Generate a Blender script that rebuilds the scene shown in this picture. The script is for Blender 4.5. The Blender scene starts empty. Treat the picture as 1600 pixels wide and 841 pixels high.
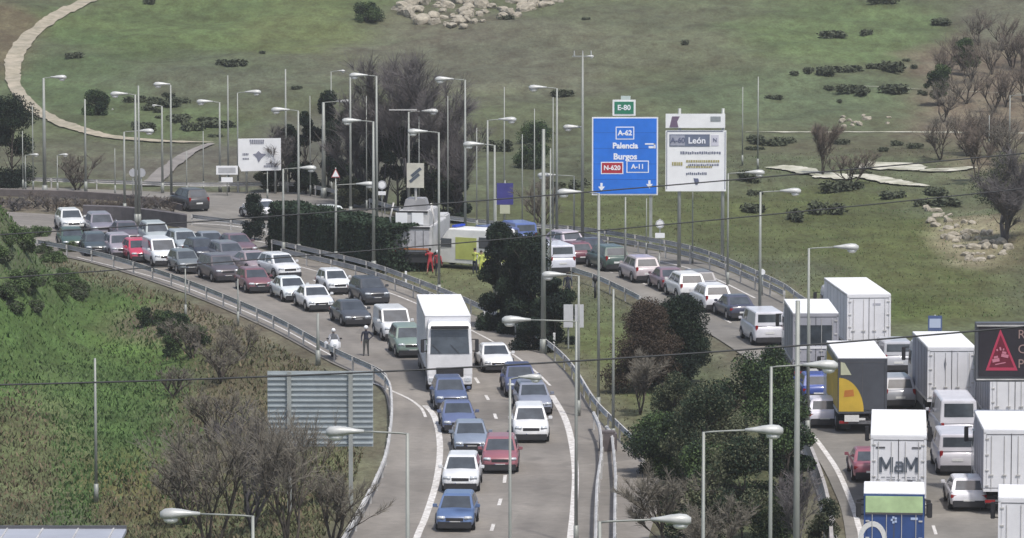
import bpy, bmesh, math, random
import numpy as np
from mathutils import Vector, Matrix, Euler
random.seed(7); rng = np.random.default_rng(7)
R = math.radians
S = bpy.context.scene
COL = S.collection

# ------------------------------------------------------------------ camera, sky, sun, exposure
CAM_H, F, TP = 35.0, 7500.0, 0.1074
PITCH = math.atan(TP)
cd = bpy.data.cameras.new('camera'); cam = bpy.data.objects.new('camera', cd); COL.objects.link(cam)
cam.location = (0, 0, CAM_H); cam.rotation_euler = (math.pi/2 - PITCH, 0, 0)
cd.sensor_width = 36; cd.lens = 36*F/1600; cd.clip_start = 1; cd.clip_end = 20000
S.camera = cam
W = bpy.data.worlds.new('World'); S.world = W; W.use_nodes = True
SUN_EL = R(64)
nt = W.node_tree; bg = nt.nodes['Background']
sky = nt.nodes.new('ShaderNodeTexSky'); sky.sky_type = 'NISHITA'; sky.sun_disc = False
sky.sun_elevation = SUN_EL; sky.sun_rotation = R(150); sky.dust_density = 3.0; sky.air_density = 1.0
nt.links.new(sky.outputs[0], bg.inputs[0]); bg.inputs[1].default_value = 0.115
sd = bpy.data.lights.new('sun', 'SUN'); sun = bpy.data.objects.new('sun', sd); COL.objects.link(sun)
sd.energy = 2.8; sd.angle = R(3); sd.color = (1, .965, .92)
# the sun stands high behind the camera, to the right: same azimuth as the sky's sun_rotation
_az = R(150); _d = Vector((math.sin(_az)*math.cos(SUN_EL), math.cos(_az)*math.cos(SUN_EL), math.sin(SUN_EL)))
sun.rotation_euler = _d.to_track_quat('Z', 'Y').to_euler()
S.view_settings.view_transform = 'Standard'; S.view_settings.look = 'None'
S.view_settings.exposure = 0.36; S.view_settings.gamma = 1
S.render.filter_size = 2.2
S.cycles.max_bounces = 5; S.cycles.volume_bounces = 0; S.cycles.transparent_max_bounces = 8
S.cycles.use_denoising = True

# ------------------------------------------------------------------ picture <-> place
_f = Vector((0, math.cos(PITCH), -math.sin(PITCH))); _u = Vector((0, math.sin(PITCH), math.cos(PITCH)))
def ray(px, py): return _f*F + Vector((1, 0, 0))*(px-800) + _u*(420.5-py)
def at(px, py, z=0.0):
    d = ray(px, py); t = (z-CAM_H)/d.z; return Vector((d.x*t, d.y*t, z))
def atY(px, py, Y):
    d = ray(px, py); t = Y/d.y; return Vector((d.x*t, Y, CAM_H+d.z*t))
def sstep(a, b, x):
    t = np.clip((x-a)/(b-a), 0, 1); return t*t*(3-2*t)
def spline(pts, n=6):
    P = [np.array(p, float) for p in pts]; out = []
    for i in range(len(P)-1):
        p0, p1, p2, p3 = P[max(i-1, 0)], P[i], P[i+1], P[min(i+2, len(P)-1)]
        for k in range(n):
            t = k/n
            out.append(.5*((2*p1)+(-p0+p2)*t+(2*p0-5*p1+4*p2-p3)*t*t+(-p0+3*p1-3*p2+p3)*t**3))
    out.append(P[-1]); return out
def world_line(pts, n=6, z=0.0): return [at(p[0], p[1], z) for p in spline(pts, n)]

# carriageway outlines (picture points on the road plane)
A_R = [(-300,318),(-100,326),(50,333),(100,337),(200,349),(280,366),(350,380),(430,394),(560,425),(640,453),(730,488),(790,518),(845,548),(890,587),(930,648),(965,685),(1010,722),(1035,770),(1010,860),(985,1100)]
A_L = [(-300,372),(-100,380),(60,395),(155,414),(250,444),(330,474),(430,519),(520,568),(590,600),(607,640),(607,690),(592,750),(545,841),(440,1100)]
B_R = [(-300,287),(-100,288),(0,291),(150,296),(300,301),(450,300),(500,307),(560,321),(620,339),(700,356),(790,366),(900,373),(1000,388),(1100,410),(1215,459),(1300,510),(1400,565),(1520,640),(1640,740),(1760,900),(1840,1100)]
B_L = [(-300,303),(0,304),(130,308),(225,318),(268,350),(330,372),(410,388),(445,374),(500,358),(600,366),(700,386),(800,402),(900,425),(980,455),(1060,495),(1130,535),(1190,580),(1230,630),(1262,690),(1300,760),(1322,841),(1340,1100)]
def poly(a, b): return [(v.x, v.y) for v in world_line(a, 5)] + [(v.x, v.y) for v in reversed(world_line(b, 5))]
polyA, polyB = poly(A_R, A_L), poly(B_R, B_L)
def poly_dist(P, X, Y):
    X = np.asarray(X, float); Y = np.asarray(Y, float)
    d = np.full(X.shape, 1e9); ins = np.zeros(X.shape, bool); n = len(P)
    for i in range(n):
        x1, y1 = P[i]; x2, y2 = P[(i+1) % n]; dx, dy = x2-x1, y2-y1
        t = np.clip(((X-x1)*dx+(Y-y1)*dy)/(dx*dx+dy*dy+1e-9), 0, 1)
        d = np.minimum(d, np.hypot(X-x1-t*dx, Y-y1-t*dy))
        c = ((y1 > Y) != (y2 > Y)) & (X < (x2-x1)*(Y-y1)/((y2-y1) if y2 != y1 else 1e-9)+x1)
        ins ^= c
    return np.where(ins, -d, d)
def road_dist(X, Y): return np.minimum(poly_dist(polyA, X, Y), poly_dist(polyB, X, Y))
def wob(X, Y, s, k):
    return (np.sin(X/s+1.3*k)*np.cos(Y/s*1.17+.7*k)+.5*np.sin(X/s*2.3+Y/s*1.9+k)+.25*np.sin(X/s*5.1-Y/s*4.3+2*k))
def height(X, Y, d=None):
    X = np.asarray(X, float); Y = np.asarray(Y, float)
    if d is None: d = road_dist(X, Y)
    h = np.full(X.shape, -0.06)
    k = sstep(2.0, 14, d)
    h = h + k*(.22*wob(X, Y, 6.0, 1)+.5*wob(X, Y, 23., 2)) * sstep(14, 40, d) + k*.08*wob(X, Y, 2.0, 4)
    left = (X < -5) & (Y < 330)
    h = h - np.where(left, 1, 0)*sstep(1.5, 9, d)*1.6*sstep(330, 300, Y)
    h = h + 10.0*sstep(-25.5, -35, X)*np.exp(-((Y-300)/17.)**2)*sstep(1.5, 12, d)
    h = h + 2.5*sstep(-22, -34, X)*sstep(290, 250, Y)*sstep(2, 12, d)
    far = np.maximum(Y-425, 0)
    h = h + np.where(Y > 425, .10*far*far/(far+50), 0)*sstep(2, 20, d)*sstep(2600, 1400, Y+0*X)
    h = h + sstep(50, 90, np.abs(X-8))*sstep(420, 500, Y)*3
    h = h + 5.5*np.exp(-((X-48)/9.)**2-((Y-353)/17.)**2)*sstep(2, 12, d)
    return h
def hz(x, y): return float(height(np.array([x]), np.array([y]))[0])
def at_t(px, py):
    """point of the terrain seen at a picture point"""
    d = ray(px, py); ts = np.linspace(150/d.y, 1500/d.y, 1400)
    zz = CAM_H+d.z*ts; hh = height(d.x*ts, d.y*ts)
    i = np.argmax(zz < hh)
    if zz[i] >= hh[i]: i = len(ts)-1
    if i > 0:
        a = zz[i-1]-hh[i-1]; b = zz[i]-hh[i]; t = ts[i-1]+(ts[i]-ts[i-1])*a/(a-b+1e-9)
    else: t = ts[0]
    return Vector((d.x*t, d.y*t, CAM_H+d.z*t))
def pxs(v):
    r = v-Vector((0, 0, CAM_H)); w = r.dot(_f); return 800+F*r.x/w, 420.5-F*r.dot(_u)/w

# ------------------------------------------------------------------ materials
MATS = {}
def mat(name, col, rough=.6, metal=0., noise=0., scale=3., coat=0., emit=None, estr=1., spec=.5, col2=None, bump=0., alpha=1.):
    if name in MATS: return MATS[name]
    m = bpy.data.materials.new(name); m.use_nodes = True; t = m.node_tree; b = t.nodes['Principled BSDF']
    b.inputs['Roughness'].default_value = rough; b.inputs['Metallic'].default_value = metal
    b.inputs['Specular IOR Level'].default_value = spec
    if coat: b.inputs['Coat Weight'].default_value = coat; b.inputs['Coat Roughness'].default_value = .08
    if emit:
        b.inputs['Emission Color'].default_value = (*emit, 1); b.inputs['Emission Strength'].default_value = estr
    c2 = col2 or tuple(max(0, c*(1-noise)) for c in col)
    if noise or col2:
        tc = t.nodes.new('ShaderNodeTexCoord'); n1 = t.nodes.new('ShaderNodeTexNoise'); n1.inputs['Scale'].default_value = scale
        n1.inputs['Detail'].default_value = 6; n1.inputs['Roughness'].default_value = .62
        rp = t.nodes.new('ShaderNodeValToRGB'); rp.color_ramp.elements[0].position = .35; rp.color_ramp.elements[1].position = .66
        rp.color_ramp.elements[0].color = (*c2, 1); rp.color_ramp.elements[1].color = (*col, 1)
        t.links.new(tc.outputs['Object'], n1.inputs['Vector']); t.links.new(n1.outputs['Fac'], rp.inputs['Fac']); t.links.new(rp.outputs['Color'], b.inputs['Base Color'])
        if bump:
            bp = t.nodes.new('ShaderNodeBump'); bp.inputs['Strength'].default_value = bump; bp.inputs['Distance'].default_value = .05
            t.links.new(n1.outputs['Fac'], bp.inputs['Height']); t.links.new(bp.outputs['Normal'], b.inputs['Normal'])
    else: b.inputs['Base Color'].default_value = (*col, 1)
    MATS[name] = m; return m
def paint(col):
    k = 'paint_%d_%d_%d' % tuple(int(c*999) for c in col)
    return mat(k, col, .38, 0, .16, 1.3, coat=.5)
glass = mat('dark_glass', (.07, .082, .095), .08, 0, spec=.9, noise=.5, scale=1.2)
rubber = mat('rubber', (.022, .022, .024), .85, 0, .3, 9)
blackp = mat('black_plastic', (.03, .03, .034), .6, 0, .3, 6)
greyp = mat('grey_plastic', (.14, .14, .15), .6, 0, .25, 5)
rimm = mat('alloy', (.42, .43, .45), .35, .8, .3, 8)
lampg = mat('headlamp_glass', (.62, .66, .70), .12, 0, .35, 9, spec=.8)
tailr = mat('tail_lamp_red', (.30, .012, .015), .25, 0, .3, 9)
platew = mat('plate_white', (.72, .72, .70), .5, 0, .15, 20)
plateb = mat('plate_blue', (.03, .08, .35), .5, 0, .1, 20)
galv = mat('galvanised_steel', (.60, .59, .57), .55, .12, .35, .8)
galvp = mat('galvanised_post', (.40, .42, .40), .55, .25, .25, .6)
polem = mat('lamp_post_paint', (.30, .315, .29), .5, .1, .25, .5)
headm = mat('lamp_head_shell', (.52, .53, .51), .4, .1, .2, 2)
lensm = mat('lamp_lens', (.80, .80, .77), .2, 0, .1, 5)
cablem = mat('cable_rubber', (.035, .037, .04), .7, 0, .2, 1)
bark = mat('bark', (.095, .078, .062), .9, 0, .5, 4)
twig = mat('twig_grey', (.165, .15, .12), .9, 0, .35, 2)
twigr = mat('twig_red_brown', (.15, .12, .095), .9, 0, .35, 2)
twigd = mat('twig_dark', (.115, .105, .105), .9, 0, .35, 2)
def leaf(n, a, b): return mat(n, a, .9, 0, col2=b, scale=.9, spec=.12)
lf_dark = leaf('leaf_dark', (.035, .055, .032), (.020, .032, .022))
lf_pine = leaf('leaf_pine', (.020, .030, .024), (.012, .018, .016))
lf_green = leaf('leaf_green', (.095, .135, .055), (.05, .085, .035))
lf_light = leaf('leaf_light', (.13, .185, .08), (.09, .13, .055))
lf_hedge = leaf('leaf_hedge', (.055, .085, .050), (.03, .05, .032))
lf_brown = leaf('leaf_brown', (.088, .066, .050), (.050, .040, .032))
lf_olive = leaf('leaf_olive', (.12, .13, .075), (.07, .08, .05))
lf_scrub = leaf('leaf_scrub', (.10, .115, .075), (.065, .075, .05))
grassm = leaf('grass_blades', (.095, .15, .055), (.055, .10, .035))
grassb = leaf('grass_brown', (.19, .155, .10), (.11, .09, .06)); grasso = leaf('grass_olive', (.14, .15, .08), (.085, .09, .05))
grass2 = leaf('grass_dry', (.20, .185, .115), (.13, .13, .07))
rockm = mat('pale_rock', (.43, .39, .31), .9, 0, col2=(.20, .18, .14), scale=1.1, bump=.6)
concrete = mat('concrete', (.42, .40, .385), .85, 0, .3, 1.5)

def terrain_material():
    m = bpy.data.materials.new('terrain_ground'); m.use_nodes = True; t = m.node_tree; b = t.nodes['Principled BSDF']
    b.inputs['Roughness'].default_value = .95; b.inputs['Specular IOR Level'].default_value = .15
    at_ = t.nodes.new('ShaderNodeAttribute'); at_.attribute_name = 'soil'
    tc = t.nodes.new('ShaderNodeTexCoord')
    def N(s, det=8, rg=.65, st=None):
        n = t.nodes.new('ShaderNodeTexNoise'); n.inputs['Scale'].default_value = s; n.inputs['Detail'].default_value = det; n.inputs['Roughness'].default_value = rg
        if st:
            mp = t.nodes.new('ShaderNodeMapping'); mp.inputs['Scale'].default_value = st
            t.links.new(tc.outputs['Object'], mp.inputs[0]); t.links.new(mp.outputs[0], n.inputs['Vector'])
        else: t.links.new(tc.outputs['Object'], n.inputs['Vector'])
        return n
    def mul(a, lo, hi, fac):
        rp = t.nodes.new('ShaderNodeValToRGB'); e = rp.color_ramp.elements; e[0].position = .36; e[1].position = .66
        e[0].color = (*lo, 1); e[1].color = (*hi, 1); t.links.new(fac, rp.inputs['Fac'])
        mx = t.nodes.new('ShaderNodeMix'); mx.data_type = 'RGBA'; mx.blend_type = 'MULTIPLY'; mx.inputs[0].default_value = 1
        t.links.new(a, mx.inputs[6]); t.links.new(rp.outputs['Color'], mx.inputs[7]); return mx.outputs[2]
    c = at_.outputs['Color']
    c = mul(c, (.76, .76, .75), (1.1, 1.11, 1.05), N(.09, 6).outputs['Fac'])
    c = mul(c, (.72, .66, .62), (1.15, 1.2, 1.1), N(.6, 8, .7, (1, .35, 1)).outputs['Fac'])
    c = mul(c, (.75, .75, .72), (1.2, 1.2, 1.15), N(3.5, 6, .7, (1, .4, 1)).outputs['Fac'])
    t.links.new(c, b.inputs['Base Color'])
    bp = t.nodes.new('ShaderNodeBump'); bp.inputs['Strength'].default_value = .5; bp.inputs['Distance'].default_value = .25
    t.links.new(N(1.4).outputs['Fac'], bp.inputs['Height']); t.links.new(bp.outputs['Normal'], b.inputs['Normal'])
    return m
def road_material(name, col, pal):
    m = bpy.data.materials.new(name); m.use_nodes = True; t = m.node_tree; b = t.nodes['Principled BSDF']
    b.inputs['Roughness'].default_value = .82; tc = t.nodes.new('ShaderNodeTexCoord')
    def N(s, det=6):
        n = t.nodes.new('ShaderNodeTexNoise'); n.inputs['Scale'].default_value = s; n.inputs['Detail'].default_value = det; n.inputs['Roughness'].default_value = .6
        t.links.new(tc.outputs['Object'], n.inputs['Vector']); return n
    rp = t.nodes.new('ShaderNodeValToRGB'); e = rp.color_ramp.elements; e[0].position = .32; e[1].position = .7
    e[0].color = (*[c*.78 for c in col], 1); e[1].color = (*pal, 1); t.links.new(N(.12).outputs['Fac'], rp.inputs['Fac'])
    # worn wheel tracks / repairs along the lanes: attribute v = offset across the road in metres
    at_ = t.nodes.new('ShaderNodeAttribute'); at_.attribute_name = 'across'
    wv = t.nodes.new('ShaderNodeMath'); wv.operation = 'SINE'; mm = t.nodes.new('ShaderNodeMath'); mm.operation = 'MULTIPLY'; mm.inputs[1].default_value = 3.59
    t.links.new(at_.outputs['Fac'], mm.inputs[0]); t.links.new(mm.outputs[0], wv.inputs[0])
    ma = t.nodes.new('ShaderNodeMath'); ma.operation = 'MULTIPLY_ADD'; ma.inputs[1].default_value = .045; ma.inputs[2].default_value = .96; t.links.new(wv.outputs[0], ma.inputs[0])
    n2 = N(2.2, 8); m3 = t.nodes.new('ShaderNodeMath'); m3.operation = 'MULTIPLY_ADD'; m3.inputs[1].default_value = .65; m3.inputs[2].default_value = .67; t.links.new(n2.outputs['Fac'], m3.inputs[0])
    m4 = t.nodes.new('ShaderNodeMath'); m4.operation = 'MULTIPLY'; t.links.new(ma.outputs[0], m4.inputs[0]); t.links.new(m3.outputs[0], m4.inputs[1])
    # repair patches and dark oil spots
    vo = t.nodes.new('ShaderNodeTexVoronoi'); vo.inputs['Scale'].default_value = .16; t.links.new(tc.outputs['Object'], vo.inputs['Vector'])
    sp = t.nodes.new('ShaderNodeSeparateColor'); t.links.new(vo.outputs['Color'], sp.inputs[0])
    pr = t.nodes.new('ShaderNodeMapRange'); pr.inputs[1].default_value = .55; pr.inputs[2].default_value = 1.; pr.inputs[3].default_value = 1.; pr.inputs[4].default_value = .82; t.links.new(sp.outputs[0], pr.inputs[0])
    os_ = N(.55, 3); orr = t.nodes.new('ShaderNodeMapRange'); orr.inputs[1].default_value = .62; orr.inputs[2].default_value = .75; orr.inputs[3].default_value = 1.; orr.inputs[4].default_value = .72; t.links.new(os_.outputs['Fac'], orr.inputs[0])
    m5 = t.nodes.new('ShaderNodeMath'); m5.operation = 'MULTIPLY'; t.links.new(pr.outputs[0], m5.inputs[0]); t.links.new(orr.outputs[0], m5.inputs[1])
    m6 = t.nodes.new('ShaderNodeMath'); m6.operation = 'MULTIPLY'; t.links.new(m4.outputs[0], m6.inputs[0]); t.links.new(m5.outputs[0], m6.inputs[1]); m4 = m6
    vm = t.nodes.new('ShaderNodeVectorMath'); vm.operation = 'SCALE'; t.links.new(rp.outputs['Color'], vm.inputs[0]); t.links.new(m4.outputs[0], vm.inputs['Scale'])
    t.links.new(vm.outputs[0], b.inputs['Base Color'])
    return m
asphA = road_material('asphalt_near', (.205, .186, .163), (.275, .251, .22))
asphB = road_material('asphalt_far', (.195, .182, .16), (.265, .247, .218))
whitep = mat('road_paint', (.74, .73, .70), .7, 0, col2=(.40, .37, .34), scale=3.5)

# ------------------------------------------------------------------ mesh builder
class MB:
    def __init__(s): s.v = []; s.f = []; s.m = []
    def add(s, vs, fs, mi=0):
        o = len(s.v); s.v += [tuple(v) for v in vs]; s.f += [tuple(o+i for i in f) for f in fs]; s.m += [mi]*len(fs); return s
    def box(s, c, d, mi=0, rot=None, taper=(1, 1)):
        hx, hy, hz_ = d[0]/2, d[1]/2, d[2]/2; vs = []
        for z in (-1, 1):
            k = taper if z > 0 else (1, 1)
            for x, y in ((-1, -1), (1, -1), (1, 1), (-1, 1)): vs.append(Vector((x*hx*k[0], y*hy*k[1], z*hz_)))
        if rot is not None: vs = [rot @ v for v in vs]
        vs = [v+Vector(c) for v in vs]
        return s.add(vs, [(0, 3, 2, 1), (4, 5, 6, 7), (0, 1, 5, 4), (1, 2, 6, 5), (2, 3, 7, 6), (3, 0, 4, 7)], mi)
    def loft(s, rings, mi=0, cap=True):
        n = len(rings[0]); vs = [v for r in rings for v in r]; fs = []
        for i in range(len(rings)-1):
            for k in range(n): fs.append((i*n+k, i*n+(k+1) % n, (i+1)*n+(k+1) % n, (i+1)*n+k))
        if cap: fs.append(tuple(reversed(range(n)))); fs.append(tuple((len(rings)-1)*n+k for k in range(n)))
        return s.add(vs, fs, mi)
    def cyl(s, a, b, r0, r1=None, n=10, mi=0, cap=True):
        a, b = Vector(a), Vector(b); r1 = r0 if r1 is None else r1; d = (b-a).normalized()
        x = d.orthogonal().normalized(); y = d.cross(x)
        rings = [[p+(x*math.cos(2*math.pi*k/n)+y*math.sin(2*math.pi*k/n))*r for k in range(n)] for p, r in ((a, r0), (b, r1))]
        return s.loft(rings, mi, cap)
    def tube(s, pts, r, n=6, mi=0):
        pts = [Vector(p) for p in pts]; rs = r if isinstance(r, (list, tuple)) else [r]*len(pts); rings = []
        for i, p in enumerate(pts):
            d = (pts[min(i+1, len(pts)-1)]-pts[max(i-1, 0)]).normalized(); x = d.cross(Vector((0, 0, 1)))
            x = x.normalized() if x.length > 1e-3 else Vector((1, 0, 0)); y = d.cross(x)
            rings.append([p+(x*math.cos(2*math.pi*k/n)+y*math.sin(2*math.pi*k/n))*rs[i] for k in range(n)])
        return s.loft(rings, mi)
    def ell(s, c, r, n=8, m=6, mi=0, rot=None):
        rings = []
        for i in range(1, m):
            a = math.pi*i/m; rings.append([Vector((r[0]*math.sin(a)*math.cos(2*math.pi*k/n), r[1]*math.sin(a)*math.sin(2*math.pi*k/n), -r[2]*math.cos(a))) for k in range(n)])
        if rot is not None: rings = [[rot @ v for v in q] for q in rings]
        return s.loft([[v+Vector(c) for v in q] for q in rings], mi)
    def build(s, name, mats, parent=None, smooth=False, bevel=0.):
        me = bpy.data.meshes.new(name); me.from_pydata(s.v, [], s.f)
        mats = mats if isinstance(mats, (list, tuple)) else [mats]
        for q in mats: me.materials.append(q)
        if len(mats) > 1: me.polygons.foreach_set('material_index', s.m)
        bm = bmesh.new(); bm.from_mesh(me); bmesh.ops.recalc_face_normals(bm, faces=bm.faces)
        if bevel: bmesh.ops.bevel(bm, geom=[e for e in bm.edges if len(e.link_faces) == 2 and e.calc_face_angle(0) > .5], offset=bevel, segments=2, affect='EDGES', clamp_overlap=True)
        bm.to_mesh(me); bm.free()
        if smooth: me.polygons.foreach_set('use_smooth', [True]*len(me.polygons))
        o = bpy.data.objects.new(name, me); COL.objects.link(o)
        if parent is not None: o.parent = parent
        return o
def tag(o, label=None, cat=None, group=None, kind=None):
    if label: o['label'] = label
    if cat: o['category'] = cat
    if group: o['group'] = group
    if kind: o['kind'] = kind
    return o
def thing(name, label, cat, loc=(0, 0, 0), rz=0, group=None):
    o = bpy.data.objects.new(name, None); COL.objects.link(o); o.location = loc; o.rotation_euler = (0, 0, rz)
    o.empty_display_size = .5
    return tag(o, label, cat, group)
KIDS = {}
def kids(o):
    return [c for c in COL.objects if c.parent == o]
def snap(o):                       # remember a template's tree once: copying stays fast
    KIDS[o.name] = kids(o)
    for c in KIDS[o.name]: KIDS[c.name] = kids(c)
def copy_tree(o, parent=None):
    c = o.copy(); COL.objects.link(c)
    if parent is not None: c.parent = parent
    for ch in KIDS.get(o.name, []): copy_tree_child(ch, c)
    return c
def copy_tree_child(o, parent):
    c = o.copy(); COL.objects.link(c); c.parent = parent
    for ch in KIDS.get(o.name, []): copy_tree_child(ch, c)

# ------------------------------------------------------------------ terrain
def axis(a, b, st, lo, hi):
    m = list(np.arange(a, b, st)); s_ = st; x = a
    L = []
    while x > lo: s_ *= 1.35; x -= s_; L.append(x)
    s_ = st; x = m[-1]; H = []
    while x < hi: s_ *= 1.35; x += s_; H.append(x)
    return np.array(L[::-1]+m+H)
xs = axis(-75, 85, 1.2, -5000, 5000); ys = axis(150, 640, 1.2, -1500, 9000)
XX, YY = np.meshgrid(xs, ys); dR = road_dist(XX, YY); ZZ = height(XX, YY, dR)
nx, ny = len(xs), len(ys)
vv = np.stack([XX.ravel(), YY.ravel(), ZZ.ravel()], 1)
ii = (np.arange(ny-1)[:, None]*nx+np.arange(nx-1)[None, :]).ravel()
ff = np.stack([ii, ii+1, ii+1+nx, ii+nx], 1)
me = bpy.data.meshes.new('terrain'); me.from_pydata(vv.tolist(), [], ff.tolist())
# soil and grass patches: (px, py, rx, ry, colour, strength) round points seen in the photograph, fixed to the ground
GREEN, GREY, OLIVE, BROWN, VIVID, DRY = (.105, .13, .068), (.125, .125, .10), (.105, .12, .055), (.135, .108, .082), (.085, .14, .048), (.19, .17, .12)
PATCH = [(330,40,300,70,(.11,.15,.066),.9),(120,120,120,60,(.085,.13,.065),.6),(480,60,120,50,(.14,.155,.075),.6),(380,120,200,40,(.115,.125,.10),.6),(760,95,260,60,GREY,.95),(700,40,160,30,(.15,.14,.115),.6),
 (1000,60,200,60,(.13,.135,.10),.6),(1330,50,200,50,(.115,.16,.075),.8),(1250,150,220,40,(.11,.145,.09),.7),(1550,150,135,120,(.175,.145,.12),1.),(1590,20,110,60,GREY,.9),
 (230,190,160,30,(.09,.13,.06),.5),(100,250,140,35,GREY,.7),(350,260,180,35,(.13,.12,.115),.8),(560,240,160,70,(.10,.095,.09),.8),(850,260,120,60,(.09,.10,.07),.6),
 (1000,330,200,50,(.10,.115,.05),.8),(1250,350,250,60,OLIVE,.9),(1400,230,260,16,(.11,.105,.075),.8),(1450,420,160,90,(.105,.12,.05),.9),(1560,380,70,60,(.15,.13,.09),.7),(1518,372,62,48,(.30,.27,.20),.9),(1350,480,120,30,(.085,.115,.035),.7),
 (100,600,330,170,VIVID,1.),(270,520,120,70,(.10,.165,.05),.8),(60,700,90,110,(.14,.15,.085),.7),(230,780,110,70,(.15,.13,.06),.7),(400,640,140,150,(.135,.12,.085),1.),(480,760,140,90,(.14,.155,.075),.9),(330,505,150,34,(.16,.14,.11),1.),
 (60,380,100,50,(.10,.13,.08),.6),(130,325,230,17,(.165,.14,.125),1.),(940,560,60,90,(.125,.15,.065),.9),(720,440,90,30,(.13,.14,.08),.9),(970,640,60,60,(.135,.15,.07),.7),(1000,800,90,40,(.11,.15,.04),.6),
 (1180,760,150,120,(.085,.095,.055),.9),(1290,790,30,60,(.13,.115,.095),.8),(0,60,60,60,(.13,.105,.075),.9),(1320,340,110,50,(.09,.105,.045),.6)]
rel = vv-np.array([0, 0, CAM_H]); fw = rel@np.array(_f); fw = np.where(fw < 1, 1, fw)
PX = 800+F*rel[:, 0]/fw; PY = 420.5-F*(rel@np.array(_u))/fw
colr = np.tile(np.array(GREEN), (len(vv), 1)); colr[:] = colr*.55+np.array(GREY)*.45
for (px, py, rx, ry, c, st) in PATCH:
    wx = wob(vv[:, 0], vv[:, 1], 9, 3)*.16+wob(vv[:, 0], vv[:, 1], 3, 5)*.07
    q = np.sqrt(((PX-px)/rx)**2+((PY-py)/ry)**2)+wx
    w = (sstep(1.25, .6, q)*st)[:, None]; colr = colr*(1-w)+np.array(c)*w
# trodden, gravelly verge beside the carriageways
w = (sstep(3.2, .8, dR.ravel())*.8)[:, None]; colr = colr*(1-w)+np.array((.15, .138, .115))*w
ca = me.color_attributes.new('soil', 'FLOAT_COLOR', 'POINT'); ca.data.foreach_set('color', np.concatenate([colr, np.ones((len(vv), 1))], 1).ravel())
me.polygons.foreach_set('use_smooth', [True]*len(me.polygons)); me.materials.append(terrain_material())
ter = bpy.data.objects.new('terrain', me); COL.objects.link(ter); tag(ter, 'green and grey hillside and verges', kind='structure')

def resample(L, n):
    L = [Vector(p) for p in L]; d = [0]
    for a, b in zip(L, L[1:]): d.append(d[-1]+(b-a).length)
    out = []; j = 0
    for k in range(n):
        t = d[-1]*k/(n-1)
        while j < len(d)-2 and d[j+1] < t: j += 1
        out.append(L[j].lerp(L[j+1], (t-d[j])/max(d[j+1]-d[j], 1e-6)))
    return out
def sheet(name, left, right, z, m, label):
    """road surface lofted between its two edges; 'across' stores metres from the right edge"""
    n = 150; a = resample(world_line(left, 8), n); b = resample(world_line(right, 8), n); k = 9; vs = []; fs = []; ac = []
    for i in range(n):
        for j in range(k):
            p = a[i].lerp(b[i], j/(k-1)); vs.append((p.x, p.y, z)); ac.append((b[i]-p).length)
    for i in range(n-1):
        for j in range(k-1): q = i*k+j; fs.append((q, q+1, q+1+k, q+k))
    me = bpy.data.meshes.new(name); me.from_pydata(vs, [], fs); at_ = me.attributes.new('across', 'FLOAT', 'POINT'); at_.data.foreach_set('value', ac)
    me.materials.append(m); o = bpy.data.objects.new(name, me); COL.objects.link(o); return tag(o, label, kind='structure')
sheet('road_near', A_L, A_R, 0.0, asphA, 'oncoming carriageway of pale asphalt')
sheet('road_far', B_L, B_R, 0.004, asphB, 'outbound carriageway of pale asphalt')
def ribbon(mb, pts, w, z=.010, dash=None, n=6, drape=False, ww=None):
    L = [at_t(*p) if drape else at(p[0], p[1], 0) for p in spline(pts, n)]
    ws = ww if ww else [w]*len(pts)
    wl = np.interp(np.linspace(0, len(pts)-1, len(L)), range(len(pts)), ws)
    jr = np.random.default_rng(len(L)); wl = list(wl)
    if dash:
        m = int(sum((b-a).length for a, b in zip(L, L[1:]))/.5)+2; L = resample(L, m); wl = [w]*m
    q = []
    for i, p in enumerate(L):
        d = (L[min(i+1, len(L)-1)]-L[max(i-1, 0)]); d.z = 0; d.normalize(); s_ = Vector((-d.y, d.x, 0))*wl[i]/2
        q.append((p+s_*(1+(jr.normal(0, .08) if drape else 0)), p-s_*(1+(jr.normal(0, .08) if drape else 0))))
    for i in range(len(L)-1):
        if dash and (i*.5) % (dash[0]+dash[1]) >= dash[0]: continue
        if drape:
            cols = 5; row = []
            for (a, b) in (q[i], q[i+1]):
                row.append([Vector((*(a.lerp(b, k/(cols-1))).xy, 0)) for k in range(cols)])
            for rr in row:
                for v in rr: v.z = hz(v.x, v.y)+z
            for k in range(cols-1): mb.add([row[0][k], row[0][k+1], row[1][k+1], row[1][k]], [(0, 1, 2, 3)])
        else:
            a, b = q[i]; c, d = q[i+1]; mb.add([(v.x, v.y, z) for v in (a, b, d, c)], [(0, 1, 2, 3)])
mb = MB()
ribbon(mb, [(862,618),(882,652),(893,690),(899,740),(896,800),(891,850),(880,1000)], .34)
ribbon(mb, [(664,634),(678,650),(686,680),(687,715),(680,760),(664,810),(648,850),(600,1000)], .32)
ribbon(mb, [(578,596),(610,610),(640,624),(658,638),(665,652)], .16)
ribbon(mb, [(700,540),(735,580),(763,625),(777,660),(789,710),(788,755),(778,795),(764,841),(740,900)], .17, dash=(2.2, 5.2))
ribbon(mb, [(1266,676),(1285,700),(1310,738),(1330,785),(1341,820),(1346,850),(1352,1000)], .26)
ribbon(mb, [(880,404),(980,434),(1080,474),(1160,515),(1250,575),(1330,645),(1400,720),(1450,800),(1480,900)], .15, dash=(2.2, 5.2))
ribbon(mb, [(290,372),(350,392),(440,418),(520,452),(600,496),(680,545)], .14, dash=(2.2, 5.2))
ribbon(mb, [(120,402),(250,436),(330,465),(430,508),(520,557)], .12)
ribbon(mb, [(860,603),(830,575),(780,540),(720,508),(640,470),(560,442),(450,412)], .14)
ribbon(mb, [(300,349),(360,353),(430,364),(470,378)], .25); ribbon(mb, [(290,361),(350,369),(420,380)], .22)
ribbon(mb, [(920,388),(1000,402),(1090,424),(1180,466)], .14)
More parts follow.
